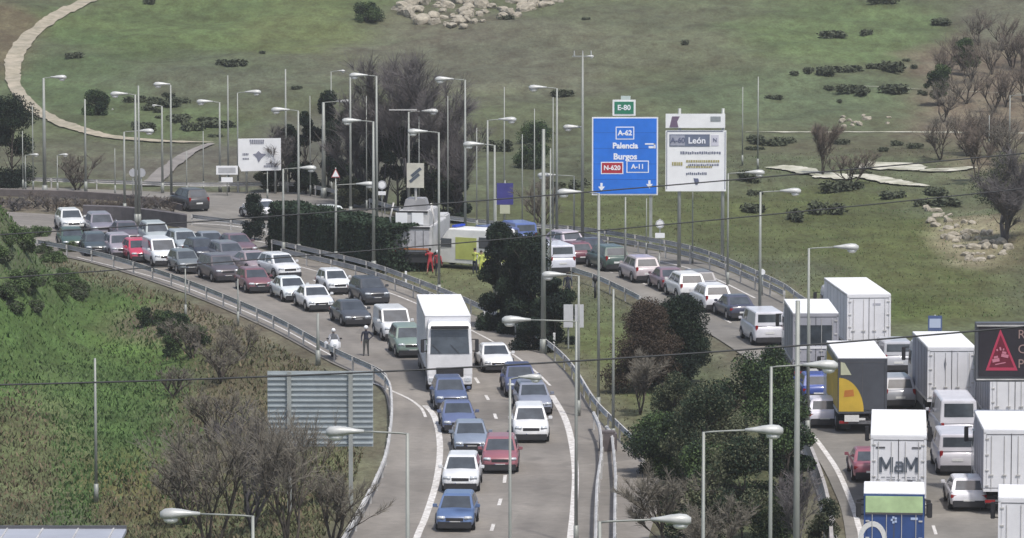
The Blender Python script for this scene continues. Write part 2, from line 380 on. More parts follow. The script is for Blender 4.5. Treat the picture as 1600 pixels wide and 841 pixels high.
o = mb.build('road_markings', whitep); tag(o, 'white painted lane lines on the asphalt', kind='structure')
dirt = mat('pale_dirt', (.40, .35, .27), .95, 0, col2=(.24, .22, .16), scale=.9)
chalk = mat('chalk_soil', (.60, .58, .50), .95, 0, col2=(.27, .27, .19), scale=.55)
mb = MB(); ribbon(mb, [(160,-25),(140,0),(95,22),(55,50),(28,80),(20,110),(24,138),(42,160),(62,178),(95,193),(130,205),(165,214),(210,219),(270,223),(338,224)], 1, .13, drape=True, n=9,
 ww=[1.7,1.7,1.6,1.6,1.9,1.6,1.3,1.5,1.7,1.5,1.3,1.1,.9,.8,.7])
tag(mb.build('dirt_path', dirt), 'pale dirt path winding down the hillside', kind='structure')
mb = MB(); ribbon(mb, [(330,226),(300,238),(275,255),(250,275),(235,292)], 1, .13, drape=True, ww=[.7,1.0,1.3,1.5,1.5], n=6)
tag(mb.build('dirt_path', mat('grey_dirt', (.25, .23, .21), .95, 0, .3, .5)), 'greyish branch of the dirt path', kind='structure')
mb = MB(); ribbon(mb, [(1165,207),(1300,207),(1450,207),(1610,209)], .5, .05, drape=True, n=6); ribbon(mb, [(1330,134),(1500,143),(1600,147)], .12, .05, drape=True)
tag(mb.build('farm_track', chalk), 'thin white farm track across the slope', kind='structure')
mb = MB(); 
for P, ww in (([(1195,264),(1230,265),(1262,271),(1275,276)], [.4,1.6,1.8,.3]), ([(1280,272),(1300,277),(1325,282)], [.8,2.8,.5]), ([(1340,264),(1375,261),(1405,261),(1438,268)], [.4,3.0,3.6,.4]), ([(1440,268),(1480,267),(1520,263)], [.6,2.4,.6]), ([(1338,275),(1375,282),(1410,288),(1450,293)], [.7,1.6,1.2,.3])):
    ribbon(mb, P, 1, .14, drape=True, n=16, ww=[q*1.35 for q in ww])
tag(mb.build('bare_ground', chalk), 'bright bare chalk patches on the slope', kind='structure')
# ------------------------------------------------------------------ haze
mh = bpy.data.materials.new('haze_air'); mh.use_nodes = True; t = mh.node_tree; t.nodes.remove(t.nodes['Principled BSDF'])
pv = t.nodes.new('ShaderNodeVolumePrincipled'); pv.inputs['Color'].default_value = (.97, .95, .92, 1); pv.inputs['Density'].default_value = .00021; pv.inputs['Anisotropy'].default_value = .3
t.links.new(pv.outputs[0], t.nodes['Material Output'].inputs['Volume'])
zlo = float(ZZ.min())-1; zhi = max(float(ZZ.max())+12, 60)
o = MB().box((0, 3750, (zlo+zhi)/2), (10400, 11000, zhi-zlo)).build('haze', mh); tag(o, 'thin grey haze over the valley', kind='stuff')

# ------------------------------------------------------------------ cars
pathA = world_line([(-100,345),(60,362),(150,380),(250,403),(350,425),(450,452),(540,490),(620,530),(690,580),(740,640),(768,700),(775,760),(755,841),(700,980)], 5)
pathB = world_line([(1540,1100),(1490,900),(1460,800),(1420,720),(1370,660),(1290,588),(1200,524),(1100,474),(1000,432),(900,402),(800,385),(700,368),(600,350),(500,328),(400,316),(300,316),(100,308),(-100,304)], 5)
def heading(p, path):
    best = None
    for a, b in zip(path, path[1:]):
        m = (a+b)/2; d = (m-p).length
        if best is None or d < best[0]: best = (d, (b-a).normalized())
    return best[1]
PLACE = paint((.5, .5, .5))
SPEC = {  # L, W, H, nose height, hood-back s, belt, windscreen top s, roof end s, rear glass bottom s
 'hatchback': (4.05, 1.76, 1.48, .72, 1.0, .95, 1.72, 3.40, 3.92),
 'saloon': (4.6, 1.80, 1.45, .68, 1.25, .93, 1.98, 3.20, 3.95),
 'suv': (4.45, 1.86, 1.68, .86, 1.05, 1.08, 1.68, 3.95, 4.33),
 'estate': (4.6, 1.80, 1.50, .70, 1.2, .95, 1.95, 4.05, 4.45),
 'van': (4.9, 1.96, 2.02, .98, .72, 1.22, 1.42, 4.74, 4.84),
 'small_van': (4.4, 1.84, 1.83, .86, .85, 1.10, 1.5, 4.22, 4.32),
 'citycar': (3.6, 1.66, 1.50, .76, .85, .98, 1.5, 3.15, 3.52),
 'fastback': (4.4, 1.80, 1.42, .66, 1.15, .92, 1.95, 3.0, 4.1),
 'crossover': (4.25, 1.80, 1.58, .80, 1.02, 1.02, 1.7, 3.6, 4.08),
 'big_van': (5.9, 2.05, 2.55, 1.02, .75, 1.38, 1.62, 5.72, 5.84)}
def make_car(kind):
    L, Wd, H, nose, hb_, belt, wt, re, rg = SPEC[kind]; w = Wd/2; Y0 = -L/2
    root = thing('parked_car', kind, 'car')
    def ring(s_, zl, zh, ww):
        half = [(0, zl), (.78*ww, zl), (.96*ww, zl+.10), (ww, zl+.45*(zh-zl)), (.985*ww, zh-.16), (.93*ww, zh-.05), (.80*ww, zh), (0, zh+.025)]
        pts = half+[(-x, z) for x, z in reversed(half[1:-1])]
        return [Vector((x, Y0+s_, z)) for x, z in pts]
    tailz = belt-.02 if rg > L-.5 else belt+.02
    body = MB().loft([ring(0, .34, nose-.16, w*.74), ring(.07, .25, nose-.04, w*.88), ring(.28, .22, nose+.05, w*.97), ring(hb_*.6, .21, (nose+belt)/2+.05, w), ring(hb_, .21, belt, w), ring(L*.5, .21, belt+.01, w), ring(L-.6, .22, belt+.02, w), ring(L-.16, .24, tailz, w*.96), ring(L-.03, .30, tailz-.12, w*.90), ring(L, .38, tailz-.28, w*.82)])
    b = body.build('body', PLACE, root, True)
    # cabin
    bw, tw = w*.93, w*(.86 if 'van' in kind else .74)
    fb, ft, rt, rb = Y0+hb_-.05, Y0+wt, Y0+re, Y0+rg; zb = belt-.05; zt = H-.05
    def rr(y, z, x): return Vector((x, y, z))
    ym = (ft+rt)/2
    rings = [[rr(fb, zb, -bw), rr(fb, zb, bw), rr(rb, zb, bw), rr(rb, zb, -bw)], [rr(ft, zt, -tw), rr(ft, zt, tw), rr(rt, zt, tw), rr(rt, zt, -tw)], [rr(ft+.22, H, -tw*.86), rr(ft+.22, H, tw*.86), rr(rt-.18, H, tw*.86), rr(rt-.18, H, -tw*.86)]]
    MB().loft(rings).build('cabin', PLACE, root, False, .03)
    def pane(name, q, ix, iy0, iy1, parent=root, off=.012):
        q = [Vector(v) for v in q]      # bottom-left, bottom-right, top-right, top-left
        def P(u, v): return q[0].lerp(q[1], u).lerp(q[3].lerp(q[2], u), v)
        c = [P(ix, iy0), P(1-ix, iy0), P(1-ix*.9, 1-iy1), P(ix*.9, 1-iy1)]
        n = (c[1]-c[0]).cross(c[3]-c[0]).normalized(); cen = Vector((0, (fb+rb)/2, (zb+zt)/2))
        if n.dot(c[0]-cen) < 0: n = -n
        m_ = MB(); m_.loft([[v+n*off for v in c], [v-n*.03 for v in c]]); return m_.build(name, glass, parent)
    pane('windscreen', [rr(fb, zb, -bw), rr(fb, zb, bw), rr(ft, zt, tw), rr(ft, zt, -tw)], .07, .09, .07)
    pane('rear_window', [rr(rb, zb, -bw), rr(rb, zb, bw), rr(rt, zt, tw), rr(rt, zt, -tw)], .10, .16 if 'van' not in kind else .3, .12)
    for sx in (-1, 1):
        def S_(u): return [rr(fb+(rb-fb)*u, zb, sx*bw), rr(ft+(rt-ft)*u, zt, sx*tw)]
        for (u0, u1) in (((.10, .48), (.51, .90)) if 'van' not in kind else ((.08, .34),)):
            a, c = S_(u0), S_(u1); pane('side_window', [a[0], c[0], c[1], a[1]], .04, .14, .13)
    dk = MB().box((0, Y0+.06, .32), (w*1.74, .22, .30)).box((0, Y0+.045, nose-.16), (w*.95, .10, .17)); dk.build('grille', blackp, root, False, .02)
    MB().box((0, Y0+L-.05, .36), (w*1.72, .18, .32)).build('rear_bumper', blackp, root, False, .03)
    for sx in (-1, 1):
        MB().box((sx*w*.68, Y0+.12, nose-.08), (.36, .22, .15), rot=Matrix.Rotation(sx*.35, 3, 'Z')).build('headlight', lampg, root, True, .03)
        vert = 'van' in kind or kind == 'suv'
        MB().box((sx*w*.80, Y0+L-.09, tailz-(.22 if not vert else .15)), (.16 if vert else .28, .14, .36 if vert else .16)).build('tail_light', tailr, root, False, .02)
        mr = MB().box((sx*(w+.10), Y0+hb_+.32, belt+.07), (.20, .13, .15)).box((sx*(w+.0), Y0+hb_+.33, belt+.0), (.12, .06, .05)); mr.build('wing_mirror', PLACE, root, False, .02)
    pl = MB().box((0, Y0-.005, .44), (.52, .03, .12)); p_ = pl.build('number_plate', platew, root); MB().box((-.235, Y0-.022, .44), (.045, .01, .12)).build('plate_band', plateb, p_)
    pl = MB().box((0, Y0+L+.005, tailz-.42), (.52, .03, .12)); p_ = pl.build('number_plate', platew, root)
    r = .33 if L < 5 else .36
    for yy in (Y0+.80, Y0+L-.82):
        for sx in (-1, 1):
            c0 = Vector((sx*(w-.19), yy, r)); c1 = Vector((sx*(w+.012), yy, r))
            wh = MB().cyl(c0, c1, r, r*.97, 18).build('wheel', rubber, root, True)
            MB().cyl(c1-Vector((sx*.02, 0, 0)), c1+Vector((sx*.012, 0, 0)), r*.62, r*.56, 12).build('rim', rimm, wh)
            pts = [Vector((sx*(w+.004), yy+(r+.05)*math.cos(a), r+.02+(r+.05)*math.sin(a))) for a in [math.pi*k/10 for k in range(11)]]
            MB().tube(pts, .035, 5).build('wheel_arch', blackp, wh)
    ch = kids(root); return root, [(c, kids(c)) for c in ch]
TEMPL = {}
def car(kind, px, py, col, label, rear=False, path=None, group=None, rz=None, cat=None, name=None, dz=0.0):
    """the point (px, py) is the middle of the end of the car that faces the photographer, at ground level"""
    if kind not in TEMPL: TEMPL[kind] = [*make_car(kind), False]
    t_, tree_, used = TEMPL[kind]; L = SPEC[kind][0]
    if used:
        o = t_.copy(); COL.objects.link(o); parts = []
        for ch, gs in tree_:
            c = ch.copy(); COL.objects.link(c); c.parent = o; parts.append(c)
            for g in gs: d = g.copy(); COL.objects.link(d); d.parent = c
    else: o = t_; parts = [c for c, g in tree_]; TEMPL[kind][2] = True
    pm = paint(col)
    for c in parts:
        if c.name.split('.')[0] in ('body', 'cabin', 'wing_mirror'):
            c.material_slots[0].link = 'OBJECT'; c.material_slots[0].material = pm
    p = at(px, py); path = path or (pathB if rear else pathA)
    if rz is None:
        d = heading(p, path); a = math.atan2(d.x, -d.y)*(float(np.interp(px, (150, 500), (.42, 1))) if not rear else 1)+R(random.uniform(-1.5, 1.5))
    else: a = R(rz)
    d = Vector((math.sin(a), -math.cos(a), 0))
    o.location = p+(d if rear else -d)*L/2; o.rotation_euler = (0, 0, a); o.location.z = dz+.005
    base = {'van': 'parked_van', 'small_van': 'parked_van', 'big_van': 'parked_van'}.get(kind, 'parked_car')
    o.name = name or base
    for k_ in ('label', 'category', 'group'):
        if k_ in o: del o[k_]
    tag(o, label, cat or ('van' if 'van' in kind else 'car'), group or ('cars and vans queuing on the outbound carriageway' if rear else 'cars and vans queuing towards the camera'))
    return o
_t_rename = None
WH, SIL, DK, BLU, MAR, RED = (.78, .79, .80), (.42, .44, .47), (.035, .038, .045), (.10, .15, .30), (.24, .075, .085), (.48, .06, .10)
C = car
C('hatchback', 710, 832, (.10, .16, .31), 'mid-blue hatchback leading the queue at the bottom of the near carriageway')
C('crossover', 719, 771, (.72, .73, .74), 'white hatchback right behind the leading mid-blue hatchback')
C('saloon', 737, 712, (.22, .26, .33), 'silver-blue saloon with black grille behind the white hatchback, beside the maroon car')
C('crossover', 781, 741, (.30, .11, .13), 'dusty maroon hatchback beside the white dashed lane line')
C('fastback', 718, 678, (.12, .15, .27), 'grey-blue car squeezed between the blue car at the lorry\'s nose and the silver-blue saloon')
C('crossover', 706, 643, (.09, .12, .22), 'blue car directly at the nose of the white lorry')
C('suv', 830, 693, (.80, .80, .80), 'white suv nearest the right edge line of the near carriageway')
C('estate', 838, 650, (.24, .26, .32), 'grey estate car with pale bonnet just behind the white suv at the right edge line')
C('crossover', 816, 622, (.08, .10, .20), 'dark blue car between the low white car and the grey estate')
C('fastback', 780, 583, (.74, .75, .75), 'low white car beside the right flank of the white lorry')
C('suv', 645, 560, (.20, .27, .23), 'pale green suv half hidden by the left flank of the white lorry')
C('small_van', 623, 534, (.72, .73, .73), 'white van with dark bumper left of the white lorry')
C('fastback', 560, 511, (.07, .075, .085), 'dark grey hatchback behind the standing officer in the road')
C('crossover', 590, 477, (.055, .06, .07), 'charcoal hatchback alone at the median side, upper right of the near queue')
C('citycar', 532, 461, (.74, .75, .76), 'white hatchback left of the charcoal hatchback by the median rail')
C('saloon', 503, 488, (.76, .77, .78), 'white saloon at the front of the three white cars, above the police motorcycle')
C('saloon', 466, 473, (.72, .76, .76), 'off-white saloon to the left of the foremost white saloon')
C('crossover', 454, 437, (.72, .73, .74), 'white crossover car behind the two white saloons')
C('hatchback', 408, 459, (.20, .085, .10), 'dark maroon hatchback with white headlights in the outer lane')
C('fastback', 411, 430, (.33, .27, .29), 'pinkish-grey saloon behind the dark maroon hatchback')
C('suv', 357, 442, (.10, .085, .095), 'dark brown suv between the maroon hatchback and the black-bumpered grey hatchback')
C('estate', 372, 417, (.15, .15, .17), 'mid-grey estate behind the dark brown suv')
C('citycar', 299, 429, (.16, .18, .19), 'grey hatchback right of the white van in the outer lane')
C('citycar', 325, 410, (.045, .05, .065), 'small black hatchback inside the grey cars on the left bend')
C('estate', 298, 398, (.36, .40, .42), 'silver estate with a pale roof on the left bend')
C('small_van', 261, 418, (.72, .74, .76), 'white van between the red hatchback and the grey hatchback')
C('hatchback', 224, 411, (.55, .05, .10), 'bright crimson hatchback, the only red car of the left bend')
C('crossover', 194, 405, (.33, .30, .34), 'lilac-silver hatchback touching the crimson one')
C('hatchback', 153, 401, (.06, .08, .09), 'black-green hatchback at the edge of the green bank')
C('suv', 163, 373, (.22, .21, .25), 'grey suv with roof bars on the far inside of the left bend')
C('crossover', 116, 364, (.70, .71, .70), 'white car farthest up the near queue, by the top of the bank')
C('saloon', 117, 392, (.06, .10, .08), 'dark green saloon half hidden behind the bushes of the bank')
C('saloon', 205, 382, (.13, .11, .13), 'dark plum saloon behind the crimson hatchback')
C('suv', 251, 388, (.42, .46, .46), 'pale silver suv behind the white van on the left bend')
C('fastback', 341, 398, (.22, .24, .27), 'blue-grey saloon near the painted gore on the left bend')
C('saloon', 386, 402, (.16, .10, .12), 'wine-dark saloon under the cypress beside the median')
# outbound side
C('suv', 312, 331, (.05, .05, .055), 'black suv alone on the far road, upper left', True, rz=205)
C('saloon', 423, 345, (.74, .74, .76), 'white saloon on the far road behind the cypress', True)
C('hatchback', 527, 354, (.66, .70, .68), 'white hatchback showing its roof above the clipped hedge', True)
C('van', 797, 402, (.10, .13, .30), 'dark blue police van beside the ambulance', True)
C('van', 880, 430, (.70, .71, .78), 'white and blue police van on the outbound side above the lamp head', True)
C('hatchback', 912, 414, (.16, .05, .07), 'dark red hatchback beside the white and blue police van', True)
C('crossover', 898, 398, (.50, .45, .50), 'lilac-grey car behind the dark red hatchback', True)
C('suv', 965, 425, (.06, .10, .085), 'dark green suv under the blue direction sign', True)
C('suv', 1013, 443, (.50, .44, .45), 'beige-pink suv right of the dark green suv', True)
C('saloon', 1055, 457, (.20, .13, .16), 'maroon-grey saloon between the beige-pink suv and the white suvs', True)
C('suv', 1083, 470, (.78, .78, .77), 'white suv with black bumper, upper of the two white suvs', True)
C('suv', 1123, 489, (.78, .78, .80), 'white suv with a dark hatch window, lower of the two white suvs', True)
C('saloon', 1162, 502, (.06, .065, .10), 'navy saloon right of the two white suvs', True)
C('van', 1203, 541, (.70, .70, .74), 'tall white van left of the grey box lorry', True)
C('van', 1496, 744, (.62, .60, .63), 'pale van with dark rear glass between the white lorries', True)
C('hatchback', 1514, 800, (.78, .77, .80), 'white hatchback half hidden left of the big white lorry', True)
C('hatchback', 1279, 630, (.06, .10, .34), 'blue hatchback left of the yellow and slate lorry', True)
C('hatchback', 1289, 670, (.72, .70, .78), 'lilac-white hatchback beside the yellow lorry\'s left wheels', True)
C('saloon', 1362, 755, (.30, .10, .13), 'maroon saloon between the yellow lorry and the lettered white lorry', True)
C('big_van', 1498, 704, (.66, .65, .68), 'tall pale van just behind the ribbed white lorry', True)
C('suv', 1407, 640, (.34, .35, .38), 'silver suv in the gap between the yellow lorry and the ribbed white lorry', True)
C('small_van', 1404, 585, (.50, .51, .54), 'light grey van ahead of the silver suv in the lorry gap', True)

C('saloon', 938, 408, (.05, .05, .06), 'black saloon between the dark red hatchback and the dark green suv', True)
C('estate', 1102, 462, (.12, .12, .14), 'dark estate beside the upper white suv, next to the outer guardrail', True)
C('hatchback', 850, 409, (.07, .08, .12), 'dark hatchback left of the white and blue police van', True)

# ------------------------------------------------------------------ lorries
slate = mat('slate_tarpaulin', (.075, .082, .098), .7, 0, .25, 1.2)
yel = mat('yellow_panel', (.62, .42, .05), .55, 0, .25, .8)
orange = mat('orange_panel', (.55, .20, .04), .55, 0, .25, 2)
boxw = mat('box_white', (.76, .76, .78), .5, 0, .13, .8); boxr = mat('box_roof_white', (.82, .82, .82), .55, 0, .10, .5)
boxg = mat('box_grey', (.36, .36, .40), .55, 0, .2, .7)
seam = mat('seam_dark', (.10, .10, .11), .6, 0, .2, 2); ink = mat('lettering_dark', (.10, .12, .15), .6, 0, .2, 3)
lgreen = mat('light_green_panel', (.50, .66, .36), .35, 0, .25, 1.1); navy = mat('lorry_blue', (.035, .085, .26), .4, 0, .25, .9, coat=.3)
hvy = mat('high_vis_yellow', (.70, .78, .10), .6, 0, .1, 3)
def text_mesh(s, size, m, name, parent, loc, rot, bold=0., ext=.01, align='CENTER'):
    c = bpy.data.curves.new('t', 'FONT'); c.body = s; c.size = size; c.extrude = ext; c.align_x = align; c.align_y = 'CENTER'; c.offset = bold; c.resolution_u = 3
    o = bpy.data.objects.new('t', c); COL.objects.link(o); dg = bpy.context.evaluated_depsgraph_get()
    me = bpy.data.meshes.new_from_object(o.evaluated_get(dg)); bpy.data.objects.remove(o); bpy.data.curves.remove(c)
    me.materials.clear(); me.materials.append(m); q = bpy.data.objects.new(name, me); COL.objects.link(q); q.parent = parent; q.location = loc; q.rotation_euler = rot; return q
def wheels(root, w, ys, r=.50):
    for yy in ys:
        for sx in (-1, 1):
            a = Vector((sx*(w-.55), yy, r)); b = Vector((sx*(w-.02), yy, r))
            wh = MB().cyl(a, b, r, r*.98, 18).build('wheel', rubber, root, True); MB().cyl(b-Vector((sx*.06, 0, 0)), b+Vector((sx*.012, 0, 0)), r*.55, r*.5, 12).build('rim', rimm, wh)
def lorry(px, py, L, label, rz, front=False, body=boxw, roof=boxr, rear=boxw, cabcol=(.75, .75, .76), Hh=4.0, Wd=2.55, ribs=0, extra=None, dark_window=False):
    """box body length L, cab of 2.3 m ahead of it; -Y is the front"""
    CL = 2.2; T = L+CL; w = Wd/2; root = thing('box_lorry', label, 'lorry', group='lorries queuing on the outbound carriageway' if not front else None)
    y1 = T/2; y0 = y1-L; fr = -T/2; zb = 1.12; pm = paint(cabcol)
    bx_ = MB().box((0, (y0+y1)/2, (zb+Hh-.06)/2+.0), (Wd-.03, L-.04, Hh-.06-zb))
    for k in range(1, int(L/1.2)):
        for sx in (-1, 1): bx_.box((sx*(w-.012), y0+L*k/int(L/1.2), (zb+Hh)/2), (.012, .03, Hh-zb-.3), 1)
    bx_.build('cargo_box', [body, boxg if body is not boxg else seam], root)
    rf = MB().box((0, (y0+y1)/2, Hh-.03), (Wd, L, .06)).build('roof', roof, root, False, .015)
    rbm = MB(); nr = int(L/.9)
    for k in range(nr): rbm.box((0, y0+L*(k+.5)/nr, Hh+.008), (Wd-.2, .05, .02))
    rbm.build('roof_rib', roof, rf)
    rl = MB()
    for sx in (-1, 1): rl.box((sx*(w-.01), (y0+y1)/2, Hh-.10), (.05, L-.1, .09)).box((sx*(w-.01), (y0+y1)/2, zb+.05), (.05, L-.1, .12))
    rl.build('side_rail', galv, root)
    # rear frame and doors
    yr = y1
    fm = MB()
    fm.box((0, yr+.01, Hh-.14), (Wd, .08, .16)).box((0, yr+.01, zb+.04), (Wd, .08, .14))
    for sx in (-1, 1): fm.box((sx*(w-.06), yr+.011, (zb+Hh)/2), (.12, .078, Hh-zb-.3))
    fm.build('rear_frame', rear if rear is not slate else slate, root)
    MB().box((0, yr+.055, Hh-.245), (Wd-.1, .03, .05)).build('roof_shadow_gap', seam, root) if False else None
    for sx in (-1, 1):
        dm = MB().box((sx*(w-.12)/2, yr+.02, (zb+Hh)/2-.02), (w-.15, .05, Hh-zb-.34))
        for k in range(ribs): dm.box((sx*((w-.15)*(k+.5)/max(ribs, 1)+.03), yr+.055, (zb+Hh)/2-.02), (.06, .03, Hh-zb-.5))
        dr = dm.build('door', rear, root, False, .008)
        if rear is not slate:
            for q in (.25, .72):
                hg = [(sx*(w-.16), yr+.06, zb+.25+(Hh-zb-.7)*u) for u in (0, .33, .66, 1)] if q < .5 else []
                if hg:
                    hm = MB()
                    for h_ in hg: hm.box(h_, (.16, .04, .06))
                    hm.build('hinge', galv, dr)
                MB().cyl((sx*(w*q), yr+.075, zb+.1), (sx*(w*q), yr+.075, Hh-.3), .016, n=6).box((sx*w*q, yr+.085, zb+.75), (.22, .03, .05)).build('lock_rod', galv, dr)
    MB().box((0, yr+.05, (zb+Hh)/2-.02), (.035, .012, Hh-zb-.36)).build('door_seam', seam, root)
    MB().box((0, yr+.048, Hh-.235), (Wd-.26, .02, .03)).build('door_header', seam, root)
    # chassis, underrun, lamps
    ch = MB()
    for sx in (-1, 1): ch.box((sx*.42, .3, .92), (.12, T-1.2, .26))
    ch.box((0, y0+L*.45, .75), (1.9, 1.6, .5)); ch.build('chassis', blackp, root)
    ub = MB().box((0, yr-.02, .62), (Wd-.15, .12, .16)).build('underrun_bar', greyp, root)
    for sx in (-1, 1):
        MB().box((sx*(w-.32), yr+.05, .64), (.46, .05, .13)).build('tail_light', tailr, root)
        MB().box((sx*(w-.45), yr-.35, .55), (.5, .03, .6)).build('mudflap', rubber, root)
    MB().box((.1, yr+.05, .80), (.52, .03, .12)).build('number_plate', platew, root)
    sk = MB()
    for sx in (-1, 1): sk.box((sx*(w-.04), (y0+y1)/2-.2, .82), (.05, L*.5, .5))
    sk.build('side_skirt', greyp, root)
    wheels(root, w, [fr+1.25, y1-1.5]+([y1-2.9] if L > 7 else []))
    # cab
    cz = 3.45 if not front else 3.86; cw = 1.22
    def rg(z, yf, yb, x): return [Vector((-x, yf, z)), Vector((x, yf, z)), Vector((x, yb, z)), Vector((-x, yb, z))]
    rings = [rg(.55, fr+.08, y0-.1, cw), rg(1.0, fr, y0-.1, cw+.02), rg(2.15, fr+.02, y0-.1, cw+.02), rg(cz-.35, fr+.28, y0-.1, cw-.04), rg(cz-.08, fr+.5, y0-.1, cw-.08), rg(cz, fr+.75, y0-.15, cw-.2)]
    cb = MB().loft(rings).build('cab', pm, root, False, .05)
    zs, ze = 2.12, cz-.42
    def yf(z): return fr+.02+(z-2.15)/(cz-.35-2.15)*.26 if z > 2.15 else fr+.02
    c = [Vector((-1.08, yf(zs)-.02, zs)), Vector((1.08, yf(zs)-.02, zs)), Vector((1.02, yf(ze)-.02, ze)), Vector((-1.02, yf(ze)-.02, ze))]
    ws = MB().loft([c, [v+Vector((0, .06, 0)) for v in c]]).build('windscreen', glass, root)
    wp = MB()
    for sx in (-.5, .5): wp.cyl((sx, yf(zs)-.05, zs+.05), (sx-.45, yf(zs+.5)-.05, zs+.5), .015, n=5)
    wp.build('wiper', blackp, ws)
    MB().box((0, fr+.1, cz-.28), (2.1, .3, .14)).build('sun_visor', blackp, root, False, .03)
    MB().box((0, fr-.02, 1.12), (1.5, .06, .50)).box((0, fr-.04, 1.2), (1.3, .03, .05)).box((0, fr-.04, 1.05), (1.3, .03, .05)).build('grille', blackp, root)
    MB().box((0, fr+.02, .62), (2.42, .3, .40)).build('bumper', pm, root, False, .05)
    for sx in (-1, 1):
        MB().box((sx*.98, fr-.12, .70), (.36, .08, .2)).build('headlight', lampg, root, False, .02)
        mr = MB().box((sx*(cw+.28), fr+.18, 2.55), (.20, .16, .72)).box((sx*(cw+.12), fr+.2, 2.9), (.3, .05, .05)).box((sx*(cw+.12), fr+.2, 2.25), (.3, .05, .05)); mr.build('wing_mirror', blackp, root, False, .03)
        c = [Vector((sx*(cw+.03), y, z)) for y, z in ((fr+.35, 2.1), (fr+1.3, 2.1), (fr+1.3, 2.85), (fr+.5, 2.85))]
        MB().loft([c, [v-Vector((sx*.06, 0, 0)) for v in c]]).build('side_window', glass, root)
    MB().box((0, fr-.14, .52), (.52, .03, .12)).build('number_plate', platew, root)
    if extra: extra(root, yr, w, y0, Hh)
    p = at(px, py); a = R(rz); d = Vector((math.sin(a), -math.cos(a), 0))
    root.location = p+(-d if front else d)*T/2; root.location.z = .005; root.rotation_euler = (0, 0, a); return root
BACK = (math.pi/2, 0, math.pi)      # text standing on the rear face, read from behind
def ex_mam(root, yr, w, y0, H):
    # read from behind: x runs right to left
    def stroke(mb_, x0_, z0_, x1_, z1_, t_): 
        a_, b_ = Vector((-x0_, yr+.085, z0_)), Vector((-x1_, yr+.085, z1_)); d_ = (b_-a_); n_ = Vector((-d_.z, 0, d_.x)).normalized()*t_/2; e_ = d_.normalized()*t_*.3
        q_ = [a_-e_+n_, b_+e_+n_, b_+e_-n_, a_-e_-n_]; mb_.loft([q_, [v-Vector((0, .02, 0)) for v in q_]])
    for ch_, cx_ in (('M', -.56), ('a', .03), ('M', .58)):
        mb_ = MB(); B_ = 2.32; h_ = .62
        if ch_ == 'M':
            for P_ in ((-.25, B_, -.25, B_+h_), (.25, B_, .25, B_+h_), (-.23, B_+h_, 0, B_+.16), (.23, B_+h_, 0, B_+.16)): stroke(mb_, cx_+P_[0], P_[1], cx_+P_[2], P_[3], .125)
        else:
            for P_ in ((.16, B_, .16, B_+.38), (-.12, B_+.42, .12, B_+.42), (-.14, B_+.24, .12, B_+.24), (-.16, B_+.04, -.16, B_+.2), (-.14, B_+.02, .12, B_+.02)): stroke(mb_, cx_+P_[0], P_[1], cx_+P_[2], P_[3], .095)
        mb_.build('letter', ink, root)
    q = MB()
    for i in range(7):
        for k in range(9):
            if (i*7+k*3) % 4: q.box((-.95+.235*k, yr+.053, 2.05-.11*i), (.16, .012, .045))
    q.build('small_print', mat('print_grey', (.34, .35, .38), .6, 0, .2, 5), root)
    q = MB()
    for sx in (-1, 1): q.box((sx*.82, yr+.06, 3.42), (.42, .02, .07))
    q.build('vent', seam, root)
    q = MB().box((-.55, yr+.06, 1.62), (.55, .02, .22)).box((-.52, yr+.062, 1.82), (.26, .02, .22)); q.build('stain', seam, root)
def ex_yellow(root, yr, w, y0, H):
    # yellow arc with a pale wedge on the rear, seen over the slate tarpaulin
    pts = []
    for k in range(13):
        a = math.pi/2*k/12; pts.append(Vector((w-.06-1.35*math.sin(a)*.95, yr+.062, 1.2+1.75*math.cos(a))))
    f = [Vector((w-.06, yr+.062, 1.2))]+pts
    MB().loft([f, [v-Vector((0, .03, 0)) for v in f]]).build('yellow_emblem', yel, root)
    f = [Vector((w-.3, yr+.07, 1.95)), Vector((w-.85, yr+.07, 2.0)), Vector((w-.8, yr+.07, 2.35)), Vector((w-.35, yr+.07, 2.3))]
    MB().loft([f, [v-Vector((0, .03, 0)) for v in f]]).build('orange_patch', orange, root)
    f = [Vector((w-.14, yr+.062, 3.1)), Vector((w-.7, yr+.062, 3.1)), Vector((w-.35, yr+.062, 3.72)), Vector((w-.14, yr+.062, 3.78))]
    MB().loft([f, [v-Vector((0, .03, 0)) for v in f]]).build('pale_wedge', mat('pale_yellow', (.55, .56, .40), .6, 0, .2, 2), root)
    MB().box((w-.02, y0+(yr-y0)/2, 2.4), (.035, (yr-y0)-.4, 2.2)).build('side_stripe', yel, root)
    MB().box((.55, yr+.10, .85), (.75, .05, .34)).build('rear_board', platew, root)
def ex_blue(root, yr, w, y0, H):
    MB().box((0, yr+.066, 3.52), (Wd_-.14, .05, .70)).build('green_band', lgreen, root, False, .01)
    MB().box((0, yr+.068, 3.13), (Wd_-.14, .05, .07)).build('band_edge', seam, root)
    q = MB(); c = Vector((.90, 0, 1.95))
    ri = []
    for k in range(17):
        a = math.pi*(k/16)*1.15-.35; ri.append((Vector((c.x+.62*math.cos(a), yr+.062, c.z+.85*math.sin(a))), Vector((c.x+.42*math.cos(a), yr+.062, c.z+.62*math.sin(a)))))
    for (a1, b1), (a2, b2) in zip(ri, ri[1:]): q.add([a1, b1, b2, a2], [(0, 1, 2, 3)])
    q.build('white_ring', platew, root)
    q = MB()
    for k in range(5): q.box((.0+.09*math.cos(k*1.256), yr+.064, 2.86+.11*math.sin(k*1.256)), (.09, .012, .09))
    q.box((-.85, yr+.064, 2.92), (.30, .012, .10)).build('emblem', mat('emblem_pale', (.45, .55, .75), .5, 0, .1, 5), root)
    for sx in (-1, 1): MB().box((sx*(w+.22), yr-.15, 3.25), (.22, .18, .62)).box((sx*(w+.06), yr-.15, 3.45), (.3, .05, .05)).build('wing_mirror', blackp, root, False, .03)
